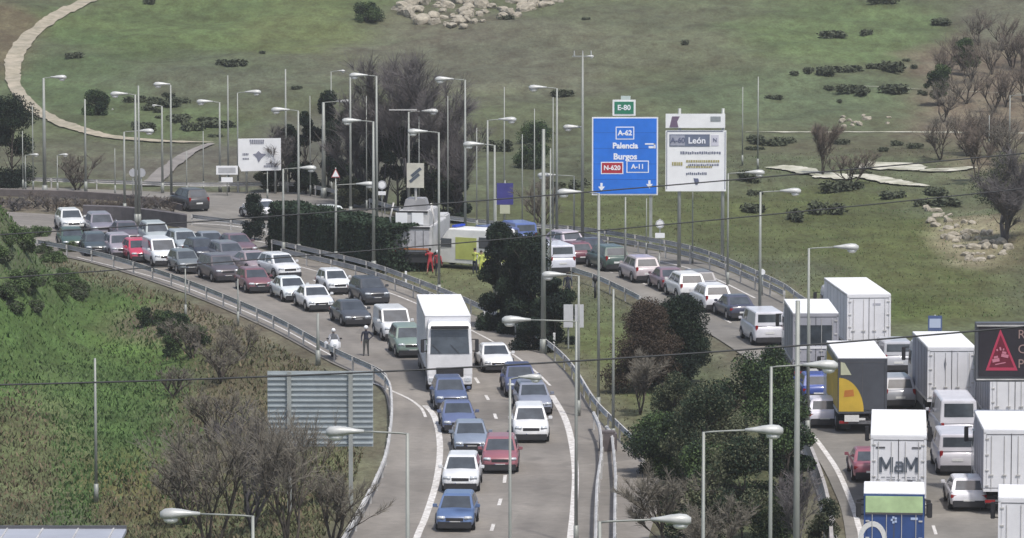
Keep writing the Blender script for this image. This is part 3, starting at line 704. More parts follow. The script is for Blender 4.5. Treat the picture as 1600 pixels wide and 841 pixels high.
Wd_ = 2.55
def ex_white(root, yr, w, y0, H):
    MB().box((-.45, yr+.06, 3.42), (.45, .02, .10)).build('sign_plate', mat('sign_grey', (.5, .5, .55), .5, 0, .1, 4), root)
def ex_ribbed(root, yr, w, y0, H):
    f = [Vector((.34, yr+.08, z)) for z in (2.75,)]+[Vector((.28, yr+.08, 3.1)), Vector((.34, yr+.08, 3.45)), Vector((.40, yr+.08, 3.1))]
    MB().loft([f, [v-Vector((0, .03, 0)) for v in f]]).build('dark_emblem', ink, root)
def ex_mark(root, yr, w, y0, H):
    text_mesh('A', .8, ink, 'lettering', root, (-.25+.05, yr+.055, 2.75), BACK, .02)
lorry(703, 613, 10.5, 'tall white lorry facing the camera among the oncoming cars', 3.6, front=True)
lorry(1274, 600, 6.8, 'grey box lorry with dark rear opening behind the tall white van', 181, rear=boxg, body=boxg, extra=lambda r, yr, w, y0, H: (MB().box((0, yr+.06, 2.75), (1.9, .03, 1.1)).build('rear_window', glass, r, False, .02), MB().box((0, yr+.064, 2.05), (1.9, .03, .14)).build('rear_ledge', boxw, r)) and None)
lorry(1357, 567, 8.8, 'tall plain white lorry farthest up the lorry queue, beside the grass', 185, extra=ex_white)
lorry(1347, 679, 7.2, 'slate lorry with a yellow arc and orange patch on its rear', 181, rear=slate, body=mat('box_olive', (.30, .29, .22), .6, 0, .3, .8), extra=ex_yellow)
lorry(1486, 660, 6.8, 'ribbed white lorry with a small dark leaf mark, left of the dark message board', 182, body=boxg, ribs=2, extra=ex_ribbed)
lorry(1403, 815, 8.6, 'white lorry with large dark letters MaM on its rear doors', 175.4, extra=ex_mam)
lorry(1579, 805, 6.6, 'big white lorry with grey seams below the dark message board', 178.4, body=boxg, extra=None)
lorry(1396, 917, 3.2, 'blue lorry with a light green band and white ring at the bottom edge', 175.6, rear=navy, body=navy, extra=ex_blue)
lorry(1606, 925, 3.6, 'white lorry cut off by the bottom right corner with a dark letter', 174.2, extra=ex_mark)
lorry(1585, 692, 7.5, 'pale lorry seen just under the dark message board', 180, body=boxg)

# ------------------------------------------------------------------ guard rails and barriers
def beam(mb, L, z, hgt, th):
    """W-beam: a folded strip swept along the line"""
    prof = [(-.5, 0), (-.33, 1), (-.12, 1), (0, .15), (.12, 1), (.33, 1), (.5, 0)]
    rings = []
    for i, p in enumerate(L):
        d = L[min(i+1, len(L)-1)]-L[max(i-1, 0)]; d.z = 0; d.normalize(); nn = Vector((-d.y, d.x, 0))
        r = [Vector((p.x, p.y, p.z+z+q*hgt))+nn*(th*u+.02) for q, u in prof]+[Vector((p.x, p.y, p.z+z+q*hgt))+nn*(th*u-.02) for q, u in reversed(prof)]
        rings.append(r)
    mb.loft(rings)
def guardrail(pts, label, h=.78, step=4.0, m=galv):
    L = world_line(pts, 8); ln = sum((b-a).length for a, b in zip(L, L[1:])); n = max(3, int(ln/step)); n = min(n, 98)
    P = resample(L, n+1)
    for p in P: p.z = 0
    base = P[0].copy(); root = thing('guardrail', label, 'guardrail', base, group='steel guardrails along the road')
    Q = [p-base for p in resample(L, 2*n+1)]
    mb = MB(); beam(mb, Q, h-.12, .31, .08); mb.build('rail', m, root)
    pm = MB().box((0, 0, h/2-.05), (.10, .13, h+.1)).box((0, 0, h-.12), (.14, .2, .24)); post = None
    for p in P:
        if post is None: q = post = pm.build('post', m, root)
        else: q = post.copy(); COL.objects.link(q); q.parent = root
        q.location = p-base
guardrail([(-60,380),(60,393),(155,412),(250,441),(330,471),(430,515),(520,564),(590,597),(603,608)], 'guardrail along the top of the green bank, left edge of the near carriageway')
guardrail([(584,596),(606,616),(611,650),(609,690),(596,750),(550,841),(470,980)], 'curved guardrail beside the back of the big sign, lower left')
guardrail([(425,392),(560,423),(640,450),(730,486),(790,516),(845,546),(890,586),(928,645),(965,683),(1006,722)], 'long guardrail between the near carriageway and the central reservation')
guardrail([(440,406),(500,420),(570,438),(640,463),(700,488)], 'short inner guardrail parallel to the hedge')
guardrail([(-60,289),(150,296),(300,301),(450,300),(500,307),(560,321),(625,341)], 'distant guardrail of the far road, upper left')
guardrail([(690,353),(790,364),(900,371),(1000,386),(1100,408),(1215,457),(1262,488),(1400,562)], 'guardrail behind the outbound queue below the direction signs')
guardrail([(900,380),(1000,396),(1100,419),(1190,457),(1225,474)], 'second guardrail just in front of the one below the direction signs')
guardrail([(893,436),(930,448),(965,464),(1000,482)], 'short guardrail behind the brown bush in the central reservation')
guardrail([(300,352),(380,362),(470,376)], 'low guardrail across the gore below the cypress')
def concrete_wall(pts, label, h=.8, m=concrete, name='concrete_barrier'):
    L = [Vector((p.x, p.y, 0)) for p in world_line(pts, 6)]; rings = []
    for i, p in enumerate(L):
        d = L[min(i+1, len(L)-1)]-L[max(i-1, 0)]; d.normalize(); nn = Vector((-d.y, d.x, 0))
        rings.append([p+nn*u+Vector((0, 0, z)) for u, z in ((-.30, -.05), (-.28, .08), (-.13, .33), (-.08, h), (.08, h), (.13, .33), (.28, .08), (.30, -.05))])
    o = MB().loft(rings).build(name, m); tag(o, label, 'barrier'); return o
concrete_wall([(1249,690),(1262,712),(1276,745),(1289,785),(1296,820),(1298,845),(1300,900)], 'pale concrete barrier left of the outbound lanes, lower right')
guardrail([(930,1000),(933,812),(936,770),(941,735),(939,700),(934,684),(928,672)], 'thick pale guardrail in the paved triangle beside the near carriageway', .95)
guardrail([(960,1000),(962,815),(963,770),(960,730),(956,700),(948,690)], 'second guardrail just right of the thick pale one in the paved triangle', .8)
o = MB().box((0, 0, .45), (.9, .8, .9)).box((0, 0, .95), (.7, .6, .12)).build('utility_box', mat('box_dark', (.14, .12, .12), .7, 0, .3, 3), None, False, .03)
o.location = at(950, 704); tag(o, 'small dark roadside cabinet between the two guardrails of the paved triangle', 'cabinet')
# the dark soil bank / low wall between the two roads, far left
ww = MB()
L = [Vector((p.x, p.y, 0)) for p in world_line([(130,341),(190,343),(245,349),(292,356)], 5)]
rings = [[p+Vector((0, -.25, -.1)), p+Vector((0, -.25, .95)), p+Vector((0, .25, 1.0)), p+Vector((0, .25, -.1))] for p in L]
tag(ww.loft(rings).build('retaining_wall', mat('dark_masonry', (.13, .12, .125), .9, 0, .35, 1.5)), 'low dark wall between the two roads behind the left bend', 'wall')
L = [Vector((p.x, p.y, 0)) for p in world_line([(-60,304.5),(0,305.5),(130,309.5),(230,318),(285,330)], 5)]
rings = [[p+Vector((0, -.15, -.1)), p+Vector((0, -.15, .5)), p+Vector((0, .15, .52)), p+Vector((0, .15, -.1))] for p in L]
tag(MB().loft(rings).build('parapet_wall', mat('dark_parapet', (.15, .13, .125), .9, 0, .35, 1.5)), 'long dark parapet in front of the far road, far left', 'wall')

# ------------------------------------------------------------------ street lamps
def lamp_head(m, root, base, d, sc=1.0):
    """cobra head: fat at the front, tapering to the arm; d = unit direction of the arm"""
    side = Vector((-d.y, d.x, 0)); rings = []
    for t, w_, hh, dz in ((-.05, .05, .05, 0), (.18, .09, .08, .0), (.42, .17, .13, .0), (.66, .20, .18, -.02), (.84, .17, .17, -.03), (.95, .09, .09, -.03)):
        c = base+d*t*1.05*sc+Vector((0, 0, dz*sc)); rings.append([c+side*w_*sc*math.cos(a)+Vector((0, 0, hh*sc*(math.sin(a) if math.sin(a) > 0 else math.sin(a)*.75))) for a in [2*math.pi*k/10 for k in range(10)]])
    h = m.loft(rings).build('lamp_head', headm, root, True)
    MB().ell(base+d*.72*sc+Vector((0, 0, -.15*sc)), (.20*sc, .15*sc, .11*sc), 10, 6).build('lens', lensm, h, True); return h
def lamp(xp, yt, yb, xh, label, yh=None, Y=None, r=.085, armr=.035, group='street lamps along the roads', sc=1.22):
    g = at(xp, yb) if Y is None else atY(xp, yb, Y)
    g.z = hz(g.x, g.y); top = atY(xp, yt, g.y); H = top.z-g.z
    root = thing('street_lamp', label, 'street lamp', g, group=group); x1 = atY(xh, yh or yt, g.y).x-g.x if xh else 0
    MB().cyl((0, 0, -.1), (0, 0, H), r*1.25, r*.75, 10).cyl((0, 0, 0), (0, 0, .9), r*1.7, r*1.6, 10).build('pole', polem, root, True)
    if xh:
        d = Vector((1 if x1 > 0 else -1, 0, 0)); ln = max(abs(x1)-.55*sc, .2)
        zz = (atY(xh, yh, g.y).z-top.z) if yh else .06
        MB().tube([(0, 0, H-.03), d*ln*.15+Vector((0, 0, H+.0)), d*ln*.6+Vector((0, 0, H+zz*.6)), d*ln+Vector((0, 0, H+zz))], armr, 6).build('arm', polem, root, True)
        lamp_head(MB(), root, d*(ln-.1)+Vector((0, 0, H+zz)), d, sc)
    return root
T = lamp
# xp, y top, y base, x of the head's middle
T(70,122,306,95,'street lamp with its head over the dirt path bend, thick pole, far left', r=.13)
T(213,148,352,182,'street lamp whose head points left at the end of the dirt path slope', r=.10)
T(218,134,352,0,'headless pole standing tight against the lamp by the round signs')
T(268,133,322,250,'thin street lamp reaching left above the crossing of the two dirt paths')
T(134,155,300,0,'slender headless pole beside the big green bush on the slope')
T(195,206,335,231,'low street lamp pointing right above the black-green hatchback')
T(254,166,302,240,'faint thin pole between the two lamps left of the white billboard', sc=.5)
T(344,160,300,316,'street lamp pointing left in front of the bare slope, left of the billboard')
T(357,118,300,0,'tall thin pole left of the white billboard', r=.07)
T(372,145,300,399,'street lamp whose head stands over the white billboard, pointing right', r=.06)
T(467,173,400,434,'street lamp pointing left over the right edge of the white billboard')
T(447,108,300,0,'tall faint pole rising behind the billboard\'s right edge', r=.08)
T(443,264,397,484,'low street lamp pointing right below the billboard, in front of the dark trees')
T(506,160,310,542,'thick-poled street lamp pointing right in front of the dark evergreens', r=.15)
T(518,112,300,536,'faint street lamp whose head is highest above the dark evergreens', r=.05, sc=.6)
T(548,116,340,0,'tall bare pole left of the bare trees')
T(589,119,380,556,'street lamp with the highest head left of the bare trees', r=.09)
T(584,190,427,545,'street lamp in front of the hedge with its head pointing left', r=.10)
T(727,125,405,690,'tall street lamp right of the bare trees, pointing left', r=.085)
T(639,175,345,675,'street lamp pointing right between the bare trees and the recovery lorry', r=.09)
T(686,207,465,648,'street lamp pointing left above the recovery lorry', r=.08)
T(525,289,412,575,'low street lamp behind the hedge pointing right, beside the warning triangle')
T(762,188,385,797,'thin street lamp pointing right above the ambulance')
T(773,227,497,735,'street lamp with its foot in the dark conifers, pointing left', r=.085)
T(788,136,360,0,'very thin pole above the ambulance', r=.05)
T(870,138,385,836,'tall street lamp pointing left, left of the twin-armed pole', r=.09)
T(864,152,385,0,'twin pole close beside the tall lamp left of the twin-armed pole', r=.05)
T(849,202,552,0,'thick bare pole at the edge of the dark conifers', r=.13)
T(897,275,382,850,'street lamp pointing left behind the dark cable, near the police vans', r=.06)
T(860,232,480,0,'thin pole right of the thick bare pole', r=.055)
T(910,200,383,890,'short-armed lamp half way up beside the twin-armed pole', r=.05)
T(775,310,470,0,'thin short pole in front of the ambulance', r=.05)
T(935,302,645,884,'slim street lamp right of the blue sign\'s left edge, pointing left', r=.07)
T(958,452,695,0,'slim bare post in the grass of the central reservation', r=.07)
T(977,308,430,0,'slim post under the middle of the blue direction sign', r=.07)
T(1187,300,520,1240,'street lamp pointing right between the white sign and the lorries', r=.09)
T(1137,271,445,1184,'street lamp behind the white sign pointing right', r=.06)
T(1160,136,260,0,'very thin pole right of the white sign', r=.05)
T(1184,120,270,0,'very thin taller pole farther right of the white sign', r=.06)
T(1262,388,682,1328,'street lamp left of the farthest white lorry, pointing right', r=.08)
T(1243,470,1040,0,'thick bare pole left of the slate lorry, running out of the bottom edge', r=.12)
T(1202,573,1110,1290,'street lamp whose arm crosses toward the slate lorry', r=.075)
T(1097,675,1235,1203,'street lamp in front of the green trees, pointing right, lower right', r=.07)
T(398,806,1320,272,'street lamp at the bottom left pointing left over the bare trees', r=.07)
T(638,677,1235,530,'street lamp pointing left in front of the back of the big sign', r=.08)
T(936,815,1330,1058,'street lamp at the bottom edge pointing right over the paved triangle', r=.075)
T(900,502,850,800,'street lamp pointing left in front of the dark conifers', r=.07)
T(904,431,650,860,'street lamp pointing left below the white and blue police van', r=.07)
T(797,592,1130,835,'pale foreground lamp post over the near carriageway', r=.06, sc=.8)
T(1577,149,262,1640,'thin street lamp at the right edge in front of the brown wood', r=.06)
T(40,243,300,56,'small lamp far left below the dirt path', r=.05, sc=.7)
T(90,243,302,102,'second small lamp far left below the dirt path, right of its twin', r=.05, sc=.7)
T(372,436,508,0,'short thin post at the guardrail on the bank', r=.05)
T(290,420,492,0,'short thin post at the bank below the grey hatchback', r=.05)
T(497,490,570,0,'short pale post behind the police motorcycle', r=.09)
T(150,560,735,0,'weathered pale post standing in the ivy of the green bank', r=.07)
T(606,-60,86,0,'tall grey pole on the hill left of the rock outcrop', r=.07)
T(596,-60,90,0,'fainter grey pole beside the tall pole left of the rock outcrop', r=.04)
T(1030,395,420,0,'short stub post behind the outbound guardrail', r=.04)
for px, yt, yb, lb in ((36,205,297,'between the black evergreens and the two small lamps'),(52,165,299,'just left of the thick far left lamp'),(180,232,306,'beside the low right-pointing lamp'),(292,236,306,'in front of the grey dirt branch, near the black suv'),
 (318,205,300,'where the two dirt paths meet'),(418,268,312,'below the left half of the billboard'),(485,150,306,'left of the thick-poled lamp'),(573,150,330,'immediately left of the hedge lamp, thin'),(655,182,345,'behind the striped board of the recovery lorry'),
 (700,150,352,'in the right part of the leafless grove'),(745,200,362,'left of the thin lamp over the ambulance'),(816,210,370,'between the purple-blue sign and the thick bare pole'),(835,170,372,'right of the purple-blue sign'),(1010,310,398,'under the right half of the blue sign'),(1082,300,412,'between the two posts of the white sign'),(1545,180,262,'left of the lamp at the right edge')):
    T(px, yt, yb, 0, 'slim grey pole '+lb, r=.045, group='slim poles behind the far road')
# utility pole with cross arm
g = at(910, 384); root = thing('utility_pole', 'tall utility pole with small cross arm left of the blue sign', 'utility pole', g); H = atY(910, 86, g.y).z
MB().cyl((0, 0, 0), (0, 0, H), .13, .07, 8).build('pole', polem, root, True); MB().box((0, 0, H-.1), (1.5, .08, .1)).build('cross_arm', polem, root)
for x in (-.6, 0, .6): MB().cyl((x, 0, H-.05), (x, 0, H+.3), .06, .04, 6).build('insulator', headm, root)
lamp_head(MB(), root, Vector((.2, 0, H-.1)), Vector((1, 0, 0)), .6)
# overhead cables
def cable(a, b, Ya, Yb, label, r=.03, sag=.25):
    p, q = atY(*a, Ya), atY(*b, Yb); pts = [p.lerp(q, k/24)-Vector((0, 0, sag*4*(k/24)*(1-k/24))) for k in range(25)]
    tag(MB().tube(pts, r, 6).build('overhead_cable', cablem), label, 'cable', 'overhead cables crossing the view')
cable((-80,603), (1680,503), 150, 150, 'dark overhead cable crossing in front of the white lorries and the near carriageway', .03, .35)
cable((-80,440), (1680,286), 190, 190, 'thin overhead cable passing in front of the hedge', .026, .25)
cable((-80,372), (1680,232), 190, 190, 'thin overhead cable passing in front of the blue direction sign', .028, .2)

# ------------------------------------------------------------------ signs
signblue = mat('sign_blue', (.025, .20, .78), .45, 0, .18, .6); signw = mat('sign_white', (.88, .89, .90), .5, 0, .10, .8)
signgreen = mat('sign_green', (.03, .22, .13), .5, 0, .15, 2); signred = mat('sign_red', (.45, .03, .05), .5, 0, .1, 2)
txtw = mat('sign_text_white', (.85, .87, .92), .5); txtd = mat('sign_text_slate', (.13, .15, .24), .5, 0, .2, 4); txty = mat('sign_text_olive', (.42, .38, .16), .5, 0, .2, 4)
FR = (math.pi/2, 0, 0)
def panel(root, name, x0, x1, z0, z1, y, m, th=.06, bev=.0):
    return MB().box(((x0+x1)/2, y, (z0+z1)/2), (x1-x0, th, z1-z0)).build(name, m, root, False, bev)
# blue direction sign
g = at(977, 386); root = thing('direction_sign', 'large blue direction sign with white border and a green route tab on top', 'road sign', g)
def L2(px, py): v = atY(px, py, g.y)-g; return v.x, v.z
x0, z1 = L2(925, 183); x1, z0 = L2(1028, 305)
MB().box((x0+.5, .2, z1/2-.2), (.22, .3, z1-.2)).build('post', galvp, root); MB().box((x1-.5, .2, z1/2-.2), (.22, .3, z1-.2)).build('post', galvp, root)
bd = panel(root, 'border', x0, x1, z0, z1, 0, signw, .06); panel(root, 'panel', x0+.10, x1-.10, z0+.10, z1-.10, -.035, signblue, .04)
mb = MB()
for k in range(4): mb.box(((x0+x1)/2, .06, z0+.6+k*(z1-z0-1.2)/3), (x1-x0-.3, .06, .1))
mb.build('stiffener', galv, root)
cx = (x0+x1)/2
def sx(px): return L2(px, 200)[0]
def sz(py): return L2(977, py)[1]
panel(root, 'route_tab', sx(957), sx(993), sz(181), sz(156), .0, signw); panel(root, 'tab_face', sx(960), sx(990), sz(178), sz(159), -.035, signgreen, .04)
panel(root, 'top_cap', sx(970), sx(985), sz(156), sz(150), .0, mat('cap_pale', (.55, .65, .62), .5, 0, .1, 2))
mb = MB()
for k in range(1, 5): mb.box((cx, -.056, z0+(z1-z0)*k/5), (x1-x0-.24, .006, .018))
mb.build('panel_joint', mat('joint_blue', (.012, .07, .30), .6), root)
text_mesh('E-80', .52, txtw, 'lettering', root, (sx(975), -.06, sz(168.5)), FR, .012)
panel(root, 'number_frame', sx(962), sx(991), sz(218), sz(198), -.055, txtw, .012); panel(root, 'number_plate', sx(963.5), sx(989.5), sz(216.5), sz(199.5), -.062, signblue, .012)
text_mesh('A-62', .5, txtw, 'lettering', root, (sx(976.5), -.072, sz(208)), FR, .02)
text_mesh('Palencia', .56, txtw, 'lettering', root, (sx(977), -.06, sz(228)), FR, .022)
q = MB().box((sx(1016), -.06, sz(225)), (.75, .01, .10)).box((sx(1023), -.06, sz(228)), (.12, .01, .36)).box((sx(1018), -.06, sz(230)), (.4, .01, .16)); q.build('exit_symbol', txtw, root)
text_mesh('Burgos', .60, txtw, 'lettering', root, (sx(977), -.06, sz(245)), FR, .022)
panel(root, 'route_plate', sx(939), sx(974), sz(272), sz(253), -.055, txtw, .012); panel(root, 'route_plate_face', sx(940.5), sx(972.5), sz(270.5), sz(254.5), -.062, signred, .012); text_mesh('N-620', .46, txtw, 'lettering', root, (sx(956.5), -.072, sz(262.5)), FR, .015)
panel(root, 'route_plate', sx(979), sx(1014), sz(270), sz(251), -.055, txtw, .012); panel(root, 'route_plate_face', sx(980.5), sx(1012.5), sz(268.5), sz(252.5), -.062, signblue, .012); text_mesh('A-11', .46, txtw, 'lettering', root, (sx(996.5), -.072, sz(260.5)), FR, .015)
for px, py in ((940, 292), (1015, 288)):
    c = Vector((sx(px), -.062, sz(py))); f = [c+Vector(v) for v in ((0, 0, -.30), (.24, 0, .02), (.08, 0, .02), (.08, 0, .28), (-.08, 0, .28), (-.08, 0, .02), (-.24, 0, .02))]
    MB().loft([f, [v+Vector((0, .02, 0)) for v in f]]).build('arrow', txtw, root)
# white two-part sign
g = at(1097, 418); root = thing('direction_sign', 'large white direction sign in two boards with dark number boxes', 'road sign', g)
P = lambda px, py: L2(px, py)
def X(px): return L2(px, 200)[0]
def Z(py): return L2(1097, py)[1]
for px in (1062, 1130): MB().cyl((X(px), .22, 0), (X(px), .22, Z(170)), .13, .11, 10).build('post', galvp, root, True)
panel(root, 'upper_board', X(1040), X(1133), Z(200), Z(178), 0, signw, .08); panel(root, 'lower_board', X(1040), X(1135), Z(299), Z(204), 0, signw, .08)
f = [Vector((X(a), -.06, Z(b))) for a, b in ((1046, 201-2), (1050, 182), (1062, 182), (1058, 190), (1060, 199))]
MB().loft([f, [v+Vector((0, .03, 0)) for v in f]]).build('emblem', mat('emblem_purple', (.18, .13, .20), .5, 0, .2, 3), root)
panel(root, 'distance_box', X(1110), X(1126), Z(190), Z(182), -.05, mat('sign_grey_box', (.30, .33, .35), .5, 0, .2, 4), .02)
mb = MB()
for px, py, w_, h_ in ((1086, 205, 88, 1.2), (1042, 251, 1, 90), (1133, 251, 1, 90)): mb.box((X(px), -.05, Z(py)), (w_/22.9, .015, h_/22.9))
mb.build('frame_line', txtd, root)
panel(root, 'number_box', X(1046), X(1109), Z(229), Z(210), -.05, mat('sign_slate', (.16, .19, .27), .5, 0, .2, 3), .02)
panel(root, 'number_box_left', X(1047.5), X(1070), Z(227.5), Z(211.5), -.062, mat('sign_pale_slate', (.38, .40, .48), .5, 0, .2, 3), .01)
text_mesh('A-60', .50, txtd, 'lettering', root, (X(1059), -.075, Z(219.5)), FR, .012); text_mesh('León', .60, txtw, 'lettering', root, (X(1089), -.068, Z(220)), FR, .012)
panel(root, 'exit_box', X(1111), X(1123), Z(228), Z(211), -.05, mat('sign_lilac', (.60, .60, .68), .5), .02); text_mesh('N', .36, txtd, 'lettering', root, (X(1117), -.075, Z(219)), FR, .005)
mb = MB(); rnd = random.Random(5)
for (xa, xb, py, hh) in ((1063, 1124, 239, .17), (1075, 1122, 262-4, .14), (1072, 1103, 271.5, .15)):
    x = xa
    while x < xb: w_ = rnd.uniform(1.6, 3.2); mb.box((X(x+w_/2), -.052, Z(py)+rnd.uniform(-.02, .02)), (w_/22.9*.8, .012, hh*rnd.uniform(.8, 1.2))); x += w_+.5
mb.build('small_lettering', txtd, root)
mb = MB()
for (xa, xb, py, hh) in ((1050, 1066, 256, .24), (1072, 1122, 255-3, .16), (1072, 1112, 261, .12)):
    x = xa
    while x < xb: w_ = rnd.uniform(2, 4); mb.box((X(x+w_/2), -.056, Z(py)), (w_/22.9*.85, .012, hh)); x += w_+.4
mb.build('olive_lettering', txty, root)
f = [Vector((X(1088)+a, -.06, Z(284)+b)) for a, b in ((-.18, .24), (.14, .22), (.2, .0), (.08, -.22), (-.05, -.2), (-.12, .0))]
MB().loft([f, [v+Vector((0, .03, 0)) for v in f]]).build('arrow', txtd, root)
for a, b in ((1082, 177), (1130, 176)): MB().box(((X(a)+X(b))/2 if a == 1082 else X(b), .1, Z(b-5)), (1.9 if a == 1082 else .1, .08, .08)).build('top_bracket', galv, root)
# white billboard
g = at(405, 303); root = thing('information_board', 'white information board with a grey emblem in its centre, upper left', 'sign board', g)
def X(px): return L2(px, 240)[0]
def Z(py): return L2(405, py)[1]
for px in (385, 430): MB().cyl((X(px), .15, 0), (X(px), .15, Z(222)), .09, .09, 8).build('post', galvp, root, True)
f = [Vector((X(a), 0, Z(b))) for a, b in ((377, 268), (439, 266), (439, 216), (372, 217), (372, 258))]
MB().loft([f, [v+Vector((0, .07, 0)) for v in f]]).build('board', signw, root)
f = [Vector((X(a), -.02, Z(b))) for a, b in ((404, 254), (409, 247), (416, 241), (408, 240), (404, 236), (400, 240), (395, 241), (401, 247))]
gm = mat('print_slate', (.25, .26, .33), .6, 0, .3, 4); MB().loft([f, [v+Vector((0, .04, 0)) for v in f]]).build('emblem', gm, root)
mb = MB()
for (xa, xb, py, hh) in ((390, 413, 220, .16), (391, 412, 223.5, .13), (379, 388, 241, .16), (379, 388, 248, .12), (416, 433, 256, .10), (412, 433, 260, .15)):
    x = xa
    while x < xb: w_ = rnd.uniform(1.5, 3); mb.box((X(x+w_/2), -.025, Z(py)), (w_/19.6*.85, .012, hh)); x += w_+.4
mb.build('small_lettering', gm, root)
# variable message sign
led = mat('led_red', (.10, .01, .02), .5, emit=(.62, .05, .13), estr=.36); ledp = mat('led_pink', (.10, .04, .05), .5, emit=(.70, .26, .36), estr=.4); leda = mat('led_amber', (.10, .06, .05), .5, emit=(.5, .36, .36), estr=.28)
blk = mat('display_black', (.018, .014, .022), .6, 0, .3, 2); frm = mat('display_frame', (.11, .115, .13), .5, .2, .2, 1)
Y = 225.; root = thing('message_board', 'dark electronic message board with a red warning triangle, right edge', 'message sign', (0, 0, 0))
def XZ(px, py): v = atY(px, py, Y); return v.x, v.z
xa, zt = XZ(1525, 505); xb, zb = XZ(1790, 597); root.location = (xa, Y, 0)
W_ = xb-xa; MB().box((W_/2, .35, (zt+zb)/2), (W_, .6, zt-zb)).build('housing', frm, root, False, .02)
MB().box((W_/2, .02, (zt+zb)/2+.04), (W_-.30, .08, zt-zb-.44)).build('display', blk, root)
for z in (zt-.13, zb+.12): MB().box((W_/2, .0, z), (W_-.1, .10, .05)).build('trim', galv, root)
MB().box((3.6, .9, zb/2+.5), (.4, .5, zb+1.0)).build('post', galvp, root); MB().box((W_-.6, .9, zb/2+.5), (.4, .5, zb+1.0)).build('post', galvp, root)
MB().box((W_/2, .9, zb+.9), (W_, .3, .4)).build('gantry_beam', galvp, root)
def V(px, py): x, z = XZ(px, py); return Vector((x-xa, -.035, z))
tri = [V(1563, 514), V(1590, 579), V(1540, 579)]
mb = MB()
cen = (tri[0]+tri[1]+tri[2])/3
for k in range(3):
    a, b = tri[k], tri[(k+1) % 3]; mb.add([a, b, b.lerp(cen, .22), a.lerp(cen, .22)], [(0, 1, 2, 3)])
mb.build('red_triangle', led, root)
f = [v.lerp(cen, .22)+Vector((0, .012, 0)) for v in tri]; MB().loft([f, [v+Vector((0, .01, 0)) for v in f]]).build('triangle_field', mat('led_dark_red', (.05, .004, .012), .5, emit=(.20, .005, .03), estr=.3), root)
mb = MB()
for a, b, w_, h_ in ((1556, 563, .34, .16), (1556, 558, .2, .1), (1570, 556, .34, .15), (1569, 551, .2, .1), (1563, 568, .5, .05), (1563, 545, .08, .16), (1558, 547, .07, .1), (1568, 546, .07, .1)): mb.box(V(a, b)+Vector((0, -.006, 0)), (w_, .008, h_), rot=Matrix.Rotation(.2 if a > 1563 else -.2, 3, 'Y'))
mb.build('crash_symbol', ledp, root)
for s_, py in (('R', 523), ('C', 546), ('P', 569)): text_mesh(s_, .60, leda, 'display_text', root, V(1590, py)+Vector((0, -.01, 0)), FR, 0, .005, 'LEFT')
# back of a big sign with two posts
g = at(502, 792); root = thing('large_sign', 'back of a large ribbed metal sign seen behind bare trees', 'road sign', (g.x, g.y, hz(g.x, g.y)))
g = Vector(root.location)
def X(px): return L2(px, 640)[0]
def Z(py): return L2(502, py)[1]
backm = mat('sign_back_aluminium', (.40, .445, .46), .6, .0, .22, .9)
panel(root, 'panel', X(418), X(583), Z(698), Z(580), .05, backm, .03); mb = MB()
n = 14
for k in range(n): z = Z(697)+(Z(581)-Z(697))*(k+.5)/n; mb.box(((X(418)+X(583))/2, .0, z), (X(583)-X(418)-.02, .05, .05))
mb.build('rib', backm, root)
for px in (452, 548): MB().box((X(px), -.10, Z(580)/2-.3), (.2, .12, Z(580)+.6)).build('post', galvp, root)
# small signs
def small_sign(px, py_top, py_base, label, parts, cat='road sign', name='traffic_sign', r=.04, Y=None):
    g = at(px, py_base); g.z = hz(g.x, g.y); root = thing(name, label, cat, g); tp = atY(px, py_top, g.y).z-g.z
    MB().cyl((0, 0, 0), (0, 0, tp), r, r, 8).build('post', galvp, root, True)
    s_ = F/g.y
    for (kind, py, size, m, inner) in parts:
        z = atY(px, py, g.y).z-g.z; rr_ = size/s_/2
        if kind == 'disc':
            MB().cyl((0, -.10, z), (0, -.05, z), rr_, rr_, 20).build('plate', m, root)
            if inner: MB().cyl((0, -.115, z), (0, -.10, z), rr_*.72, rr_*.72, 20).build('plate_face', inner, root)
        elif kind == 'tri':
            f = [Vector((0, -.08, z+rr_*1.15)), Vector((rr_, -.08, z-rr_*.9)), Vector((-rr_, -.08, z-rr_*.9))]; MB().loft([f, [v+Vector((0, .03, 0)) for v in f]]).build('plate', m, root)
            if inner: f = [v.lerp(Vector((0, -.08, z-.2*rr_)), .25)+Vector((0, -.01, 0)) for v in f]; MB().loft([f, [v+Vector((0, .008, 0)) for v in f]]).build('plate_face', inner, root)
        else:
            w_, h_ = size/s_, kind[1]/s_; MB().box((0, -.08, z), (w_, .03, h_)).build('plate', m, root, False, .01)
            if inner: MB().box((0, -.10, z), (w_*.8, .015, h_*.6)).build('plate_face', inner, root)
    return root
gr_ = mat('sign_back_grey', (.52, .53, .55), .5, .1, .2, 2); redr = mat('sign_rim_red', (.45, .12, .12), .5)
small_sign(525, 262, 408, 'white warning triangle on a post above the hedge', [('tri', 271, 14, redr, signw)])
small_sign(597, 283, 340, 'round white sign with a plate below, left of the recovery lorry', [('disc', 289, 14, gr_, signw), (('b', 6), 302, 12, signw, None)])
small_sign(1031, 342, 398, 'round white sign over a small plate in the grass right of the blue sign', [('disc', 350, 14, gr_, signw), (('b', 8), 368, 15, signw, None)])
small_sign(208, 263, 312, 'small round grey sign, left one of a pair on the far road', [('disc', 270, 12, gr_, None)])
small_sign(221, 263, 312, 'larger round grey sign, right one of a pair on the far road', [('disc', 270, 14, gr_, None)])
small_sign(789, 282, 362, 'purple-blue sign with a pale plate below it above the police van', [(('b', 34), 303, 26, mat('sign_indigo', (.06, .06, .26), .5, 0, .2, 2), None), (('b', 14), 327, 16, mat('plate_olive', (.50, .52, .38), .5), None)])
small_sign(1460, 492, 590, 'small blue sign with a pale symbol behind the ribbed white lorry', [(('b', 24), 505, 22, mat('sign_dull_blue', (.08, .12, .26), .5), mat('symbol_pale', (.45, .52, .66), .5))])
